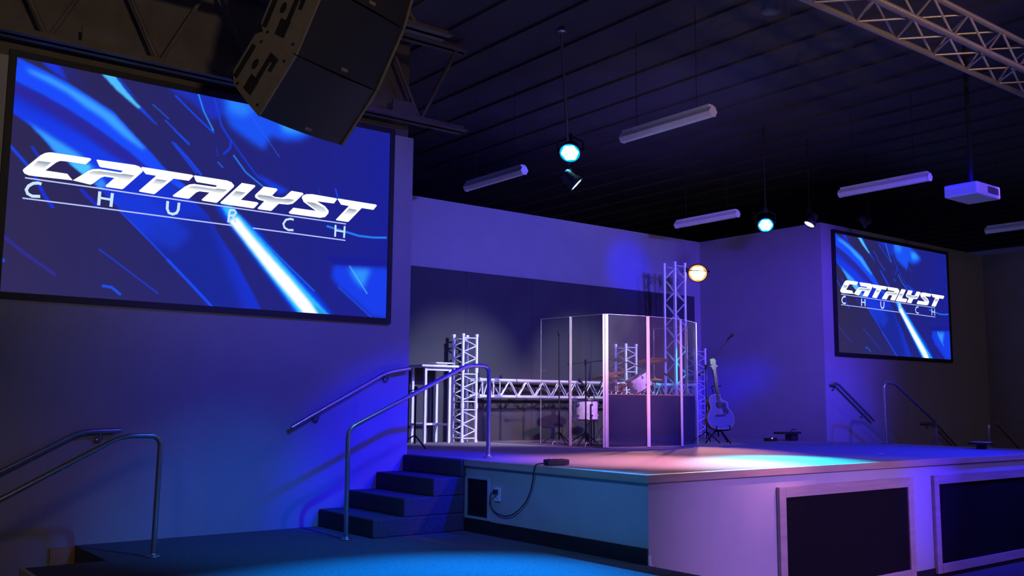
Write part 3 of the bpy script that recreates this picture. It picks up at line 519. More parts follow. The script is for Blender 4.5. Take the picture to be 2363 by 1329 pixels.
stage_lamp((11.60, 10.10, 3.785), (8.2, 7.2, HS), 'amberled', 'amberrim', 'amberring', 'glowing amber stage lamp beside the tall truss tower', (1.0, 0.44, 0.24), 2300, 30, (11.30, 10.085, 3.80), 0.15, blend=1.0)
stage_lamp((6.376, 7.15, 3.93), (8.7, 5.34, 1.2), 'cyan', 'cyanrim', 'cyanring', 'lamp seen from the side below the bright cyan lamp', (0.1, 0.7, 1.0), 60, 30, (6.43, 7.31, 4.13), 0.085)
stage_lamp((11.88, 8.20, 4.34), (10.6, 8.9, 2.0), 'whiteled', 'whiteled', 'whitering', 'lamp showing a white sliver of lens above the recess corner', (0.9, 0.9, 1.0), 60, 30, (11.88, 8.2, 4.54), 0.085, drop=True)
stage_lamp((13.26, 8.10, 4.50), (14.9, 6.75, 2.4), 'cyan', 'cyanrim', 'cyanring', 'lamp showing a cyan sliver of lens above the far screen', (0.1, 0.7, 1.0), 40, 30, (13.26, 8.1, 4.70), 0.085, drop=True)
def pole(p0, p1, label, r=0.016):
    t = thing('hanging_pole', p1, label, 'pole', None)
    obj('tube', MB().tube([p0, p1], r, 10), 'rail', t)
    obj('ceiling_flange', MB().lathe([(0.001, -0.012), (0.05, -0.012), (0.05, -0.001), (0.001, -0.001)], Matrix.Translation(V(p1)), 16), 'rail', t)
pole((6.43, 7.31, 4.08), (6.31, 7.31, 5.589), 'thin steel pole above the bright cyan lamp in the middle of the picture')
t = thing('moving_head_lamp', (5.30, 3.90, 4.68), 'brown fixture poking into the top edge, left of the ceiling truss', 'stage lamp')
obj('base', MB().box((5.16, 3.80, 4.56), (5.44, 4.0, 4.68)), 'side', t, 0.01)
obj('head', MB().lathe([(0.001, -0.12), (0.07, -0.12), (0.085, 0.0), (0.07, 0.08), (0.001, 0.09)], Matrix.Translation((5.28, 3.9, 4.52)), 20), 'side', t)
obj('safety_cable', MB().tube([(5.44, 3.9, 4.62), (5.47, 3.9, 4.52), (5.475, 3.9, 4.38)], 0.012, 8, 0.004), 'side', t)

# ---------------------------------------------------------------- fluorescent fixtures
def fluorescent(x, y0, y1, z, label):
    t = thing('fluorescent_fixture', (x, (y0 + y1) / 2, z), label, 'fluorescent light', 'unlit fluorescent fixtures')
    mx = frame_to(V((0, 1, 0)), origin=V((x, y0, z)))
    hexa = [(0.055 * math.cos(a), 0.055 * math.sin(a)) for a in [math.radians(q) for q in (0, 60, 120, 180, 240, 300)]]
    up = [p for p in hexa if p[1] > -0.001]; L = y1 - y0
    obj('diffuser', MB().prism(hexa, L, mx), 'lens', t, 0.006)
    obj('channel', MB().box((x - 0.035, y0 + 0.02, z + 0.046), (x + 0.035, y1 - 0.02, z + 0.075)), 'white', t)
    for yy in (y0 - 0.008, y1):
        obj('end_cap', MB().prism([(p[0] * 1.06, p[1] * 1.06) for p in hexa], 0.008, frame_to(V((0, 1, 0)), origin=V((x, yy, z)))), 'white', t)
    for yy in (y0 + 0.2, y1 - 0.2): obj('hanger_wire', MB().tube([(x, yy, z + 0.07), (x, yy, 5.622)], 0.003, 6), 'blackmetal', t)
fluorescent(7.05, 8.85, 10.05, 4.50, 'fluorescent fixture between the big screen wall and the bright cyan lamp')
fluorescent(6.98, 5.86, 7.08, 4.50, 'largest looking fluorescent fixture, right of the thin pole')
fluorescent(11.12, 8.90, 10.10, 4.50, 'fluorescent fixture above the amber lamp')
fluorescent(11.08, 5.92, 7.16, 4.50, 'fluorescent fixture to the left of the projector')
fluorescent(15.24, 6.02, 7.24, 4.50, 'fluorescent fixture cut by the right edge below the projector')

# ---------------------------------------------------------------- projector
t = thing('projector', (9.99, 4.87, 3.90), 'pale ceiling projector hanging on a pole at upper right', 'projector')
obj('body', MB().box((9.745, 4.70, 3.90), (10.255, 5.06, 4.035)), 'white', t, 0.018)
obj('lens', MB().lathe([(0.001, 0), (0.05, 0), (0.055, 0.03), (0.045, 0.035), (0.001, 0.02)], frame_to(V((0, 1, 0)), origin=V((10.1, 5.058, 3.965))), 20), 'plastic', t)
m = MB()
for k in range(9): m.box((9.97 + k * 0.026, 4.692, 3.935), (9.986 + k * 0.026, 4.701, 4.005))
obj('vent', m, 'side', t)
obj('mount_plate', MB().lathe([(0.001, 0.03), (0.035, 0.03), (0.13, 0.0), (0.001, 0.0)], Matrix.Translation((9.97, 4.87, 4.036)), 12), 'blackmetal', t)
obj('pole', MB().tube([(9.97, 4.87, 4.06), (9.97, 4.87, 5.622)], 0.022, 10), 'blackmetal', t)

# ---------------------------------------------------------------- line array loudspeaker
def line_array():
    w = V((0.93, 0.367, 0)).normalized(); f = V((0.367, -0.93, 0)).normalized(); zz = V((0, 0, 1))
    TL = V((2.305, 5.03, 3.708)); WD, H, D = 0.74, 0.435, 0.42
    t = thing('line_array_speaker', TL, 'dark hanging loudspeaker array covering the top corner of the large screen', 'loudspeaker')
    q = None; tilts = [41, 29, 18, 9]
    for i, a in enumerate(tilts):
        a = math.radians(a); n = f * math.cos(a) - zz * math.sin(a); h = zz * math.cos(a) + f * math.sin(a)
        o = (TL - h * H) if i == 0 else q; q = o + h * H
        P = lambda u, d, v: o + w * u - n * d + h * v          # across, back, up
        c = MB(); ta = 0.035
        vs = [P(0, 0.012, 0.006), P(WD, 0.012, 0.006), P(WD, 0.012, H - 0.006), P(0, 0.012, H - 0.006), P(0.03, D, ta), P(WD - 0.03, D, ta), P(WD - 0.03, D, H - ta), P(0.03, D, H - ta)]
        c.add(vs, [(0, 1, 2, 3), (5, 4, 7, 6), (1, 0, 4, 5), (2, 1, 5, 6), (3, 2, 6, 7), (0, 3, 7, 4)])
        cab = obj('cabinet', c, 'grille', t)
        g = MB(); k = 12
        prof = [(u * WD, 0.012 - 0.030 * math.sin(math.pi * u)) for u in [j / k for j in range(k + 1)]]
        g.add([P(u, d, v) for v in (0.004, H - 0.004) for u, d in prof], [(j, j + 1, k + 2 + j, k + 1 + j) for j in range(k)], True)
        obj('grille', g, 'grille', cab)
        lg = MB(); lg.add([P(WD * 0.47, -0.0195, 0.03), P(WD * 0.55, -0.0195, 0.03), P(WD * 0.55, -0.0195, 0.05), P(WD * 0.47, -0.0195, 0.05)], [(0, 1, 2, 3)]); obj('badge', lg, 'side', cab)
        for u0, u1, s in ((-0.010, 0.0, 0), (WD, WD + 0.010, 1)):
            sp = MB(); tp = 0.03 if s == 0 else -0.03
            ring = [(0.0, 0.004), (0.0, H - 0.004), (0.20, H - 0.012), (D - 0.06, H - ta + 0.006), (D, H - ta - 0.05), (D, ta + 0.05), (D - 0.06, ta - 0.006), (0.20, 0.012)]
            aa = [P(u0 + tp * d / D, d, v) for d, v in ring]; bb = [P(u1 + tp * d / D, d, v) for d, v in ring]; nn = len(ring)
            sp.add(aa + bb, [tuple(range(nn)), tuple(range(2 * nn - 1, nn - 1, -1))] + [(j, nn + j, nn + (j + 1) % nn, (j + 1) % nn) for j in range(nn)])
            side = obj('side_panel', sp, 'side', cab)
            if s == 0:
                Q = lambda d, v, off: P(-0.010 - off + 0.03 * d / D, d, v)
                def plate(name, pts, m='black'):
                    mm = MB(); k2 = len(pts); A = [Q(d, v, 0.0) for d, v in pts]; Bv = [Q(d, v, 0.006) for d, v in pts]
                    mm.add(A + Bv, [tuple(range(k2)), tuple(range(2 * k2 - 1, k2 - 1, -1))] + [(j, k2 + j, k2 + (j + 1) % k2, (j + 1) % k2) for j in range(k2)]); obj(name, mm, m, cab)
                plate('rigging_slot', [(0.35, 0.07), (0.39, 0.07), (0.39, 0.30), (0.35, 0.30)])
                plate('handle_recess', [(0.27 + 0.022 * math.cos(x), 0.22 + 0.034 * math.sin(x)) for x in [2 * math.pi * j / 12 for j in range(12)]])
                plate('hinge_arm', [(0.16, 0.06), (0.25, 0.06), (0.25, 0.16), (0.20, 0.16), (0.20, 0.34), (0.11, 0.34), (0.11, 0.25), (0.14, 0.25), (0.14, 0.30), (0.165, 0.30), (0.165, 0.16), (0.16, 0.16)])
                for d, v in ((0.33, 0.345), (0.06, 0.36), (0.32, 0.05), (0.06, 0.05)):
                    plate('bolt', [(d + 0.009 * math.cos(x), v + 0.009 * math.sin(x)) for x in [2 * math.pi * j / 8 for j in range(8)]])
    c = q + w * (WD / 2) + zz * 0.05 + (-f) * 0.2
    m = MB().box((c.x - 0.25, c.y - 0.3, c.z), (c.x + 0.25, c.y + 0.3, c.z + 0.06)); obj('fly_frame', m, 'blackmetal', t)
    obj('hoist_chain', MB().tube([c, V((c.x, c.y, max(5.61, c.z + 0.1)))], 0.012, 8), 'blackmetal', t)
line_array()

# ---------------------------------------------------------------- stage fronts
def stage_panel(x0, label, y=YF):
    t = thing('fabric_board', (x0 + 1.06, y, 0.04), label, 'panel', 'framed fabric panels on the stage front')
    x1 = x0 + 2.12; z0, z1, b, d = 0.045, 1.012, 0.092, 0.038
    for lo, hi in (((x0, y - d, z0), (x0 + b, y - 0.002, z1)), ((x1 - b, y - d, z0), (x1, y - 0.002, z1)), ((x0 + b, y - d, z1 - b), (x1 - b, y - 0.002, z1)), ((x0 + b, y - d, z0), (x1 - b, y - 0.002, z0 + b))):
        obj('frame_rail', MB().box(lo, hi), 'frame', t, 0.004)
    obj('fabric', MB().box((x0 + b - 0.01, y - d + 0.016, z0 + b - 0.01), (x1 - b + 0.01, y - d + 0.024, z1 - b + 0.01)), 'fabric', t)
stage_panel(6.845, 'black fabric panel in a pale wood frame, nearer the stage corner')
stage_panel(9.365, 'black fabric panel in a pale wood frame, cut by the right edge')
t = thing('vent_grille', (XL, 7.29, 0.84), 'tall black vent grille in the side of the stage', 'vent')
y0, y1, z0, z1 = 7.135, 7.455, 0.66, 1.00
m = MB(); b = 0.022
for lo, hi in (((XL - 0.012, y0 - b, z0 - b), (XL + 0.012, y1 + b, z0)), ((XL - 0.012, y0 - b, z1), (XL + 0.012, y1 + b, z1 + b)), ((XL - 0.012, y0 - b, z0), (XL + 0.012, y0, z1)), ((XL - 0.012, y1, z0), (XL + 0.012, y1 + b, z1))): m.box(lo, hi)
obj('frame', m, 'stagewall', t)
m = MB().box((XL + 0.002, y0, z0), (XL + 0.008, y1, z1))
for k in range(16):
    z = z0 + 0.01 + k * (z1 - z0 - 0.02) / 15; m.box((XL - 0.008, y0, z - 0.003), (XL + 0.003, y1, z + 0.003))
obj('louvres', m, 'black', t)
t = thing('wall_outlet', (XL, 6.99, 0.885), 'white power outlet on the side of the stage', 'outlet')
obj('cover_plate', MB().box((XL - 0.0, 6.948, 0.825), (XL + 0.0095, 7.035, 0.945)), 'white', t)
t.location = (XL, 6.99, 0.885)
for ch in t.children: ch.location.x = -0.006
for z in (0.862, 0.908):
    obj('socket', MB().lathe([(0.001, 0.001), (0.016, 0.001), (0.017, 0.0)], frame_to(V((-1, 0, 0)), origin=V((XL - 0.007, 6.99, z))), 16), 'lens', t)
t = thing('extension_cord', (XL - 0.02, 6.99, 0.908), 'black cord looping from the outlet up over the stage edge', 'cord')
cp = [(XL - 0.035, 6.99, 0.905), (XL - 0.05, 7.02, 0.90), (XL - 0.022, 7.075, 0.862), (XL - 0.014, 7.09, 0.80), (XL - 0.012, 7.06, 0.745), (XL - 0.012, 6.97, 0.712), (XL - 0.012, 6.85, 0.705), (XL - 0.012, 6.76, 0.725), (XL - 0.012, 6.66, 0.78), (XL - 0.012, 6.56, 0.86), (XL - 0.014, 6.50, 0.96), (XL - 0.022, 6.46, 1.06), (XL - 0.034, 6.435, 1.13), (XL - 0.030, 6.42, 1.183), (XL + 0.03, 6.405, 1.190), (XL + 0.072, 6.40, 1.195)]
obj('wire', MB().tube(fillet(cp, 0.03, 3), 0.0055, 8), 'cable', t)
obj('plug', MB().box((XL - 0.045, 6.972, 0.888), (XL - 0.009, 7.008, 0.928)), 'cable', t, 0.004)
t = thing('power_box', (5.46, 6.39, HS), 'dark power box lying on the stage edge with the cord', 'power box')
mx = Matrix.Translation((5.465, 6.385, HS + 0.004)) @ Matrix.Rotation(math.radians(-12), 4, 'Z')
obj('case', MB().box((-0.105, -0.045, 0), (0.105, 0.045, 0.048), mx), 'plastic', t, 0.005)
m = MB()
for k in range(3): m.box((-0.08 + k * 0.055, -0.02, 0.0475), (-0.045 + k * 0.055, 0.02, 0.051), mx)
obj('socket_strip', m, 'blackmetal', t)

# ---------------------------------------------------------------- white table with tablet
t = thing('bar_table', (6.99, 10.73, HS), 'tall white steel-leg table behind the left stairs', 'table')
x0, x1, y0, y1, zt = 6.80, 7.18, 10.575, 10.885, 2.165
obj('tabletop', MB().box((6.70, 10.50, zt), (7.28, 10.945, zt + 0.028)), 'white', t, 0.005)
for x in (x0, x1):
    for y in (y0, y1):
        o = obj('leg', MB().box((x - 0.018, y - 0.018, HS + 0.015), (x + 0.018, y + 0.018, zt)), 'white', t, 0.003)
        obj('foot_cap', MB().lathe([(0.001, 0), (0.016, 0), (0.016, 0.015), (0.001, 0.016)], Matrix.Translation((x, y, HS)), 12), 'white', o)
obj('footrest', MB().box((x0, y1 - 0.015, 1.40), (x1, y1 + 0.015, 1.43)), 'white', t)
obj('footrest', MB().box((x0 - 0.015, y0, 1.40), (x0 + 0.015, y1, 1.43)), 'white', t)
obj('footrest', MB().box((x1 - 0.015, y0, 1.40), (x1 + 0.015, y1, 1.43)), 'white', t)
obj('apron', MB().box((x0, y0 - 0.012, zt - 0.045), (x1, y0 + 0.012, zt)), 'white', t)
t = thing('tablet_stand', (7.1, 10.70, zt + 0.028), 'white flat tablet on a low stand on the tall table', 'tablet')
obj('stand', MB().box((7.04, 10.66, zt + 0.029), (7.20, 10.74, zt + 0.052)), 'white', t, 0.004)
obj('slab', MB().box((6.98, 10.60, zt + 0.053), (7.26, 10.80, zt + 0.068)), 'white', t, 0.004)
# ---------------------------------------------------------------- microphone stands
def mic_stand(base, h, arm_to, label, mic=True, tripod=True, r=0.010, group='microphone stands', name='microphone_stand', rear=0.25, lr=0.24):
    b = V(base); top = b + V((0, 0, h)); t = thing(name, base, label, 'mic stand', group)
    obj('pole', MB().tube([b + V((0, 0, 0.06)), top], r, 10), 'blackmetal', t)
    for k in range(3):
        a = k * 2.094 + 0.5; m = MB().tube([b + V((0, 0, 0.16)), b + V((lr * math.cos(a), lr * math.sin(a), 0.012))], 0.008, 8); obj('leg', m, 'blackmetal', t)
    obj('clutch', MB().lathe([(0.001, -0.035), (0.018, -0.035), (0.020, 0.035), (0.001, 0.035)], Matrix.Translation(top), 12), 'blackmetal', t)
    if arm_to is not None:
        a = V(arm_to); d = (a - top).normalized(); obj('boom', MB().tube([top - d * rear, a], 0.006, 8), 'blackmetal', t)
        obj('counterweight', MB().tube([top - d * (rear + 0.02), top - d * (rear - 0.05)], 0.016, 10), 'blackmetal', t)
        if mic:
            mt = obj('microphone', MB().lathe([(0.001, -0.09), (0.010, -0.09), (0.014, 0.0), (0.024, 0.015), (0.026, 0.035), (0.018, 0.056), (0.001, 0.062)], frame_to(d + V((0, 0, -0.2)), origin=a), 14), 'blackmetal', t)
    return t
mic_stand((5.93, 9.42, HS), 0.68, (6.06, 9.36, 1.89), 'short black mic stand at the wall corner above the left stairs', mic=False, rear=0.12)
mic_stand((10.45, 8.98, HS), 1.06, (10.98, 8.95, 2.69), 'black boom mic stand behind the acoustic guitar', rear=0.16)

# ---------------------------------------------------------------- drum shield
PTS = [(7.955, 9.62), (8.01, 9.09), (8.065, 8.505), (8.668, 8.38), (9.262, 8.372), (9.815, 8.60), (10.225, 9.14), (10.19, 9.74)]
t = thing('drum_shield', (9.1, 9.1, HS), 'folding clear drum shield around the drum kit', 'drum shield')
zc = HS + 1.626
for i in range(7):
    a, b = V(PTS[i] + (0,)), V(PTS[i + 1] + (0,)); d = (b - a).normalized(); n = V((d.y, -d.x, 0))
    if n.dot(V((9.1, 9.15, 0)) - a) > 0: n = -n                # outward
    a2, b2 = a + d * 0.014, b - d * 0.014; mx = Matrix(((d.x, n.x, 0, a2.x), (d.y, n.y, 0, a2.y), (0, 0, 1, 0), (0, 0, 0, 1))); L = (b2 - a2).length
    p = obj('clear_panel', MB().box((0, -0.003, HS + 0.012), (L, 0.003, zc), mx), 'plexi', t)
    m = MB().box((0, -0.0035, zc), (L, 0.0035, zc + 0.004), mx); m.box((0, -0.0035, HS + 0.008), (L, 0.0035, HS + 0.012), mx)
    obj('edge_highlight', m, 'hinge', p)  # pale strip imitates light caught along the panel edges
    if i == 0: obj('edge_highlight', MB().box((-0.004, -0.0035, HS + 0.01), (0, 0.0035, zc), mx), 'hinge', p)
    if i == 6: obj('edge_highlight', MB().box((L, -0.0035, HS + 0.01), (L + 0.004, 0.0035, zc), mx), 'hinge', p)
    if i in (2, 3, 4): obj('absorber', MB().box((0.004, -0.045, HS + 0.004), (L - 0.004, -0.012, HS + 0.645), mx), 'absorb', t, 0.008)
    if i in (2, 3, 4): obj('absorber_trim', MB().box((0.004, -0.046, HS + 0.645), (L - 0.004, -0.010, HS + 0.652), mx), 'amber', t)
    if i < 2:
        arc = [mx @ V((L * 0.5, 0.05 * math.cos(q) , HS + 0.006 + 0.05 * math.sin(q))) for q in [math.pi * j / 10 for j in range(11)]]
        obj('foot', MB().tube(arc, 0.0035, 6), 'hinge', t)
for i in range(1, 7):
    c = V(PTS[i] + (0,)); d = (V(PTS[i + 1] + (0,)) - V(PTS[i - 1] + (0,))).normalized(); n = V((d.y, -d.x, 0))
    if n.dot(V((9.1, 9.15, 0)) - c) > 0: n = -n
    mx = Matrix(((d.x, n.x, 0, c.x), (d.y, n.y, 0, c.y), (0, 0, 1, 0), (0, 0, 0, 1)))
    hw = 0.034 if i == 2 else 0.025; m = MB().box((-hw, 0.004, HS + 0.01), (hw, 0.010, zc), mx); m.tube([V((c.x, c.y, HS + 0.01)) + n * 0.008, V((c.x, c.y, zc)) + n * 0.008], 0.008, 8)
    obj('hinge', m, 'hinge', t)

# ---------------------------------------------------------------- drums
def drum(name, c, r, h, axis, label, cat, legs=(), shell='pearl', lugs=6, group='drums of the kit', headmat='head', hoop='chrome'):
    c = V(c); mx = frame_to(V(axis), origin=c); t = thing(name, c, label, cat, group)
    obj('shell', MB().lathe([(r, -h / 2), (r, h / 2)], mx, 40), shell, t)
    for s in (-1, 1):
        e = s * h / 2
        obj('drum_head', MB().lathe([(0.0005, e), (r * 0.985, e)], mx, 40), headmat, t)
        obj('hoop', MB().lathe([(r + 0.002, e - s * 0.014), (r + 0.012, e - s * 0.014), (r + 0.012, e + s * 0.008), (r - 0.004, e + s * 0.008), (r - 0.004, e)], mx, 40), hoop, t)
    for k in range(lugs):
        a = 2 * math.pi * (k + 0.3) / lugs; q = lambda rr, z: mx @ V((rr * math.cos(a), rr * math.sin(a), z))
        m = MB()
        for s in (-1, 1): m.ball(q(r + 0.006, s * h * 0.26), 0.017, 8)
        m.tube([q(r + 0.012, -h / 2 + 0.01), q(r + 0.012, -h * 0.2)], 0.004, 6); m.tube([q(r + 0.012, h * 0.2), q(r + 0.012, h / 2 - 0.01)], 0.004, 6)
        obj('lug', m, 'chrome', t)
    for p0, p1 in legs: obj('leg', MB().tube([p0, p1], 0.007, 8), 'blackmetal', t)
    return t
z = HS
drum('floor_tom', (8.41, 9.25, 1.622), 0.158, 0.26, (0, 0, 1), 'white pearl floor tom in the lower left of the shield', 'drum',
     [((8.41 + 0.172 * math.cos(a), 9.25 + 0.172 * math.sin(a), 1.70), (8.41 + 0.19 * math.cos(a), 9.25 + 0.19 * math.sin(a), z + 0.006)) for a in (0.2, 2.3, 4.4)])
drum('bass_drum', (9.48, 9.02, z + 0.335), 0.315, 0.42, (0.25, -1, 0.0), 'amber bass drum rising just above the dark shield panels', 'drum',
     [((9.26, 8.86, 1.28), (9.16, 8.80, z + 0.006)), ((9.72, 8.90, 1.28), (9.80, 8.86, z + 0.006))], shell='amber', lugs=8, hoop='amber')
drum('rack_tom', (9.37, 9.22, 1.985), 0.15, 0.21, (-0.42, 0.28, 0.86), 'tilted white pearl rack tom above the bass drum', 'drum', [((9.40, 9.19, 1.87), (9.44, 9.10, 1.83))])
drum('snare_drum', (8.96, 9.28, 1.93), 0.15, 0.11, (0.08, -0.12, 1), 'snare drum left of the rack tom', 'drum', [((8.96, 9.28, 1.87), (8.96, 9.28, 1.42)), ((8.96, 9.28, 1.45), (8.80, 9.18, z + 0.006)), ((8.96, 9.28, 1.45), (9.10, 9.16, z + 0.006)), ((8.96, 9.28, 1.45), (8.97, 9.46, z + 0.006))], shell='chrome')
def cymbal(c, r, axis, base, label, name='cymbal', double=False, lr=0.22):
    c = V(c); mx = frame_to(V(axis), origin=c); t = thing(name, base, label, 'cymbal', 'cymbals on stands')
    pr = [(0.001, 0.032), (r * 0.12, 0.028), (r * 0.2, 0.016), (r * 0.6, 0.008), (r, -0.008), (r, -0.0095), (r * 0.6, 0.0062), (r * 0.2, 0.0142), (r * 0.12, 0.026), (0.001, 0.030)]
    obj('plate', MB().lathe(pr, mx, 44), 'bronze', t)
    if double: obj('plate', MB().lathe([(a, -b - 0.022) for a, b in pr], mx, 44), 'bronze', t)
    b = V(base); n = MB().ball(c + V((0, 0, 0.045)), 0.012, 8); obj('wing_nut', n, 'chrome', t)
    mid = V((b.x, b.y, b.z + 0.45)); obj('stand_pole', MB().tube([b + V((0, 0, 0.08)), V((b.x, b.y, c.z - 0.25)), c + V((0, 0, 0.04))], 0.009, 10), 'chrome', t)
    for k in range(3):
        a = k * 2.094 + 0.3; obj('stand_leg', MB().tube([b + V((0, 0, 0.42)), b + V((lr * math.cos(a), lr * math.sin(a), 0.01))], 0.008, 8), 'chrome', t)
cymbal((8.79, 9.22, 2.085), 0.235, (-0.12, 0.22, 0.97), (8.72, 9.42, z), 'large bronze cymbal left of the shield corner')
cymbal((9.66, 9.25, 2.30), 0.215, (0.05, 0.16, 0.98), (9.74, 9.62, z), 'high bronze crash cymbal in front of the tall truss')
cymbal((10.0, 9.53, 2.05), 0.11, (0, 0.1, 1), (10.0, 9.53, z), 'small bronze cymbal pair below the crash cymbal', 'hi_hat', True, 0.12)
cymbal((9.12, 9.43, 2.06), 0.085, (0.1, 0.2, 1), (9.14, 9.56, z), 'tiny bronze splash cymbal over the snare drum')
mic_stand((8.60, 9.45, z), 1.08, (9.02, 9.36, 2.30), 'overhead drum mic stand at the left of the kit', group='drum microphone stands')
mic_stand((9.90, 9.55, z), 1.02, (10.10, 9.35, 2.10), 'low drum mic boom crossing the cyan-lit tower', group='drum microphone stands', rear=0.45)
mic_stand((8.17, 8.98, z), 0.70, (8.20, 9.10, 1.98), 'black mic stand in front of the floor tom', group='drum microphone stands', rear=0.1, lr=0.10)
mic_stand((8.28, 9.62, z), 1.46, None, 'tall dark pole stand seen through the left shield panels', group='drum microphone stands')

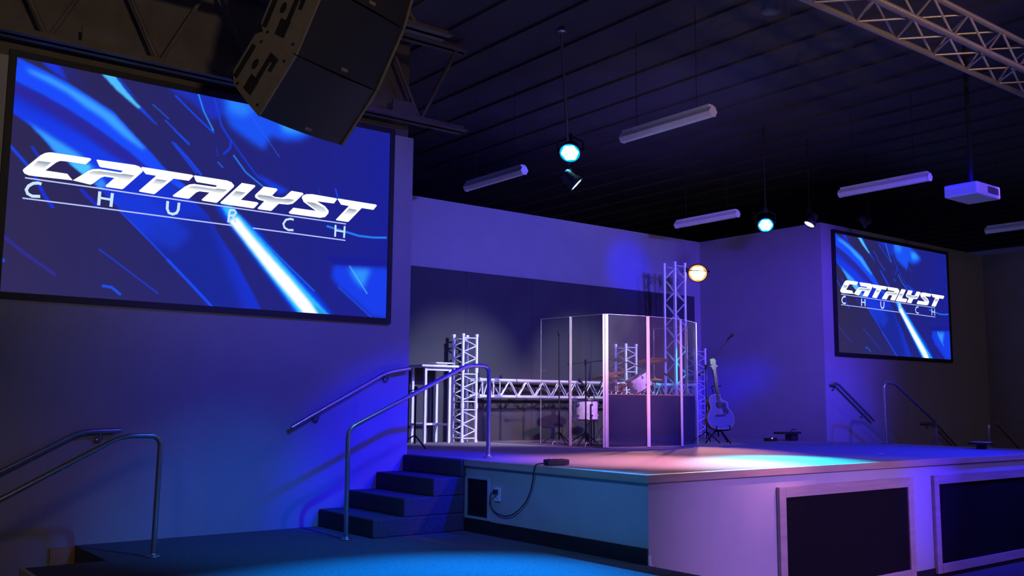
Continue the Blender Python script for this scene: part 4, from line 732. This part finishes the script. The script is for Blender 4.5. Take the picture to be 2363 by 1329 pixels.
# ---------------------------------------------------------------- acoustic guitar on a stand
def guitar():
    n = V((-0.40, -0.90, 0.16)).normalized(); up = V((-0.01, 0.10, 0.99)); up = (up - n * up.dot(n)).normalized(); x = up.cross(n)
    o = V((10.475, 8.72, 1.37)); mx = Matrix(((x.x, up.x, n.x, o.x), (x.y, up.y, n.y, o.y), (x.z, up.z, n.z, o.z), (0, 0, 0, 1)))
    t = thing('acoustic_guitar', o, 'acoustic guitar with blue top on a stand right of the shield', 'guitar')
    half = [(0.0, 0.0), (0.09, 0.004), (0.155, 0.035), (0.195, 0.095), (0.200, 0.155), (0.180, 0.215), (0.145, 0.262), (0.128, 0.295), (0.132, 0.345), (0.145, 0.385), (0.140, 0.430), (0.105, 0.470), (0.045, 0.487)]
    left = [(-a, b) for a, b in half[1:]]
    right = half[:9] + [(0.120, 0.372), (0.085, 0.385), (0.050, 0.405), (0.034, 0.440), (0.032, 0.487)]     # cutaway on the right
    out = right + left[::-1]
    obj('body_sides', MB().prism(out, 0.10, mx @ Matrix.Translation((0, 0, -0.105))), 'mahog', t)
    obj('soundboard', MB().prism(out, 0.004, mx @ Matrix.Translation((0, 0, -0.004))), 'bluetop', t)
    obj('binding', MB().tube([mx @ V((a, b, 0.0)) for a, b in out + out[:1]], 0.004, 6), 'head', t)
    disc = lambda cx, cy, r, z: MB().lathe([(0.0005, z), (r, z)], mx @ Matrix.Translation((cx, cy, 0)), 28)
    obj('sound_hole', disc(0, 0.335, 0.052, 0.0015), 'black', t)
    obj('pickguard', MB().prism([(0.03, 0.30), (0.055, 0.215), (0.11, 0.20), (0.135, 0.24), (0.105, 0.29), (0.10, 0.35), (0.062, 0.372), (0.05, 0.33)], 0.0015, mx @ Matrix.Translation((0, 0, 0.0005))), 'ebony', t)
    obj('bridge', MB().box((-0.075, 0.175, 0.0005), (0.075, 0.203, 0.010), mx), 'ebony', t, 0.003)
    nk = obj('neck', MB().box((-0.026, 0.395, -0.022), (0.026, 0.835, 0.010), mx), 'ebony', t, 0.006)
    m = MB()
    for k in range(14): m.box((-0.026, 0.43 + k * 0.029, 0.0098), (0.026, 0.4325 + k * 0.029, 0.0115), mx)
    obj('frets', m, 'chrome', nk)
    hd = obj('headstock', MB().prism([(-0.026, 0.83), (0.026, 0.83), (0.038, 0.88), (0.034, 0.985), (0.0, 0.995), (-0.034, 0.985), (-0.038, 0.88)], 0.014, mx @ Matrix.Translation((0, 0, -0.016))), 'ebony', t)
    for s in (-1, 1):
        for k in range(3):
            p = mx @ V((s * 0.036, 0.885 + k * 0.037, -0.010)); q = mx @ V((s * 0.058, 0.885 + k * 0.037, -0.010))
            obj('tuning_peg', MB().tube([p, q], 0.007, 8), 'chrome', hd)
    m = MB()
    for k in range(6): m.tube([mx @ V((-0.022 + k * 0.0088, 0.19, 0.011)), mx @ V((-0.018 + k * 0.0072, 0.84, 0.013))], 0.0007, 4)
    obj('strings', m, 'chrome', t)
    tu = thing('clip_tuner', mx @ V((-0.015, 0.95, 0.02)), 'small glowing green tuner clipped to the guitar headstock', 'tuner')
    obj('clip_body', MB().box((-0.052, 0.90, 0.0), (-0.022, 0.985, 0.012), mx), 'plastic', tu, 0.003)
    obj('display', MB().prism([(-0.050, 0.905), (-0.038, 0.905), (-0.026, 0.945), (-0.030, 0.982), (-0.044, 0.975), (-0.038, 0.945)], 0.002, mx @ Matrix.Translation((0, 0, 0.0122))), 'green', tu)
    # stand
    b = V((10.50, 8.74, HS)); st = thing('guitar_stand', b, 'black tripod stand holding the acoustic guitar', 'guitar stand')
    back = V((10.525, 8.86, HS + 0.56))
    obj('column', MB().tube([b + V((0.02, 0.09, 0.10)), back], 0.011, 10), 'blackmetal', st)
    for a in (0.5, 2.7, 4.4):
        obj('leg', MB().tube([b + V((0.02, 0.08, 0.22)), b + V((0.02 + 0.27 * math.cos(a), 0.02 + 0.22 * math.sin(a), 0.011))], 0.010, 8), 'blackmetal', st)
    m = MB()
    for s in (-1, 1): m.tube(fillet([b + V((0.02, 0.09, 0.17)), mx @ V((s * 0.10, -0.012, -0.06)), mx @ V((s * 0.10, -0.012, 0.035)), mx @ V((s * 0.10, 0.045, 0.035))], 0.02, 3), 0.008, 8)
    obj('cradle', m, 'blackmetal', st)
    m = MB(); m.tube(fillet([back, mx @ V((-0.05, 0.60, -0.06)), mx @ V((-0.05, 0.60, 0.03))], 0.02, 3), 0.007, 8); m.tube(fillet([back, mx @ V((0.05, 0.60, -0.06)), mx @ V((0.05, 0.60, 0.03))], 0.02, 3), 0.007, 8)
    obj('neck_yoke', m, 'blackmetal', st)
guitar()

# ---------------------------------------------------------------- small things on the stage floor
t = thing('low_stand', (12.27, 8.95, HS), 'low black flat-topped stand at the foot of the recess wall', 'stand')
obj('top', MB().box((12.05, 8.88, HS + 0.105), (12.50, 9.06, HS + 0.135)), 'plastic', t, 0.004)
obj('pedestal', MB().box((12.30, 8.92, HS + 0.002), (12.47, 9.03, HS + 0.105)), 'plastic', t)
obj('handle', MB().tube(fillet([(12.36, 8.97, HS + 0.135), (12.40, 8.97, HS + 0.175), (12.50, 8.97, HS + 0.165)], 0.02, 3), 0.007, 8), 'plastic', t)
t = thing('effect_pedal', (11.9, 8.98, HS), 'tiny black floor box with a white light, left of the low stand', 'pedal')
obj('case', MB().box((11.80, 8.95, HS + 0.002), (12.0, 9.05, HS + 0.05)), 'plastic', t, 0.006)
obj('indicator', MB().ball((11.87, 8.945, HS + 0.045), 0.008, 8), 'whiteled', t)
t = thing('floor_light', (12.32, 6.05, HS), 'small black floor light with blue top on the right stage edge', 'floor light')
obj('body', MB().box((12.20, 5.93, HS + 0.055), (12.40, 6.17, HS + 0.085)), 'plastic', t, 0.006)
obj('lens', MB().box((12.215, 5.95, HS + 0.085), (12.385, 6.15, HS + 0.090)), 'lens', t)
obj('base', MB().box((12.27, 6.00, HS + 0.002), (12.34, 6.10, HS + 0.055)), 'plastic', t)
m = MB().box((9.93, 6.02, HS + 0.001), (10.02, 6.06, HS + 0.004)); tag(obj('tape_strip', m, 'white'), 'small white strip of tape on the blue-lit stage floor', 'tape')
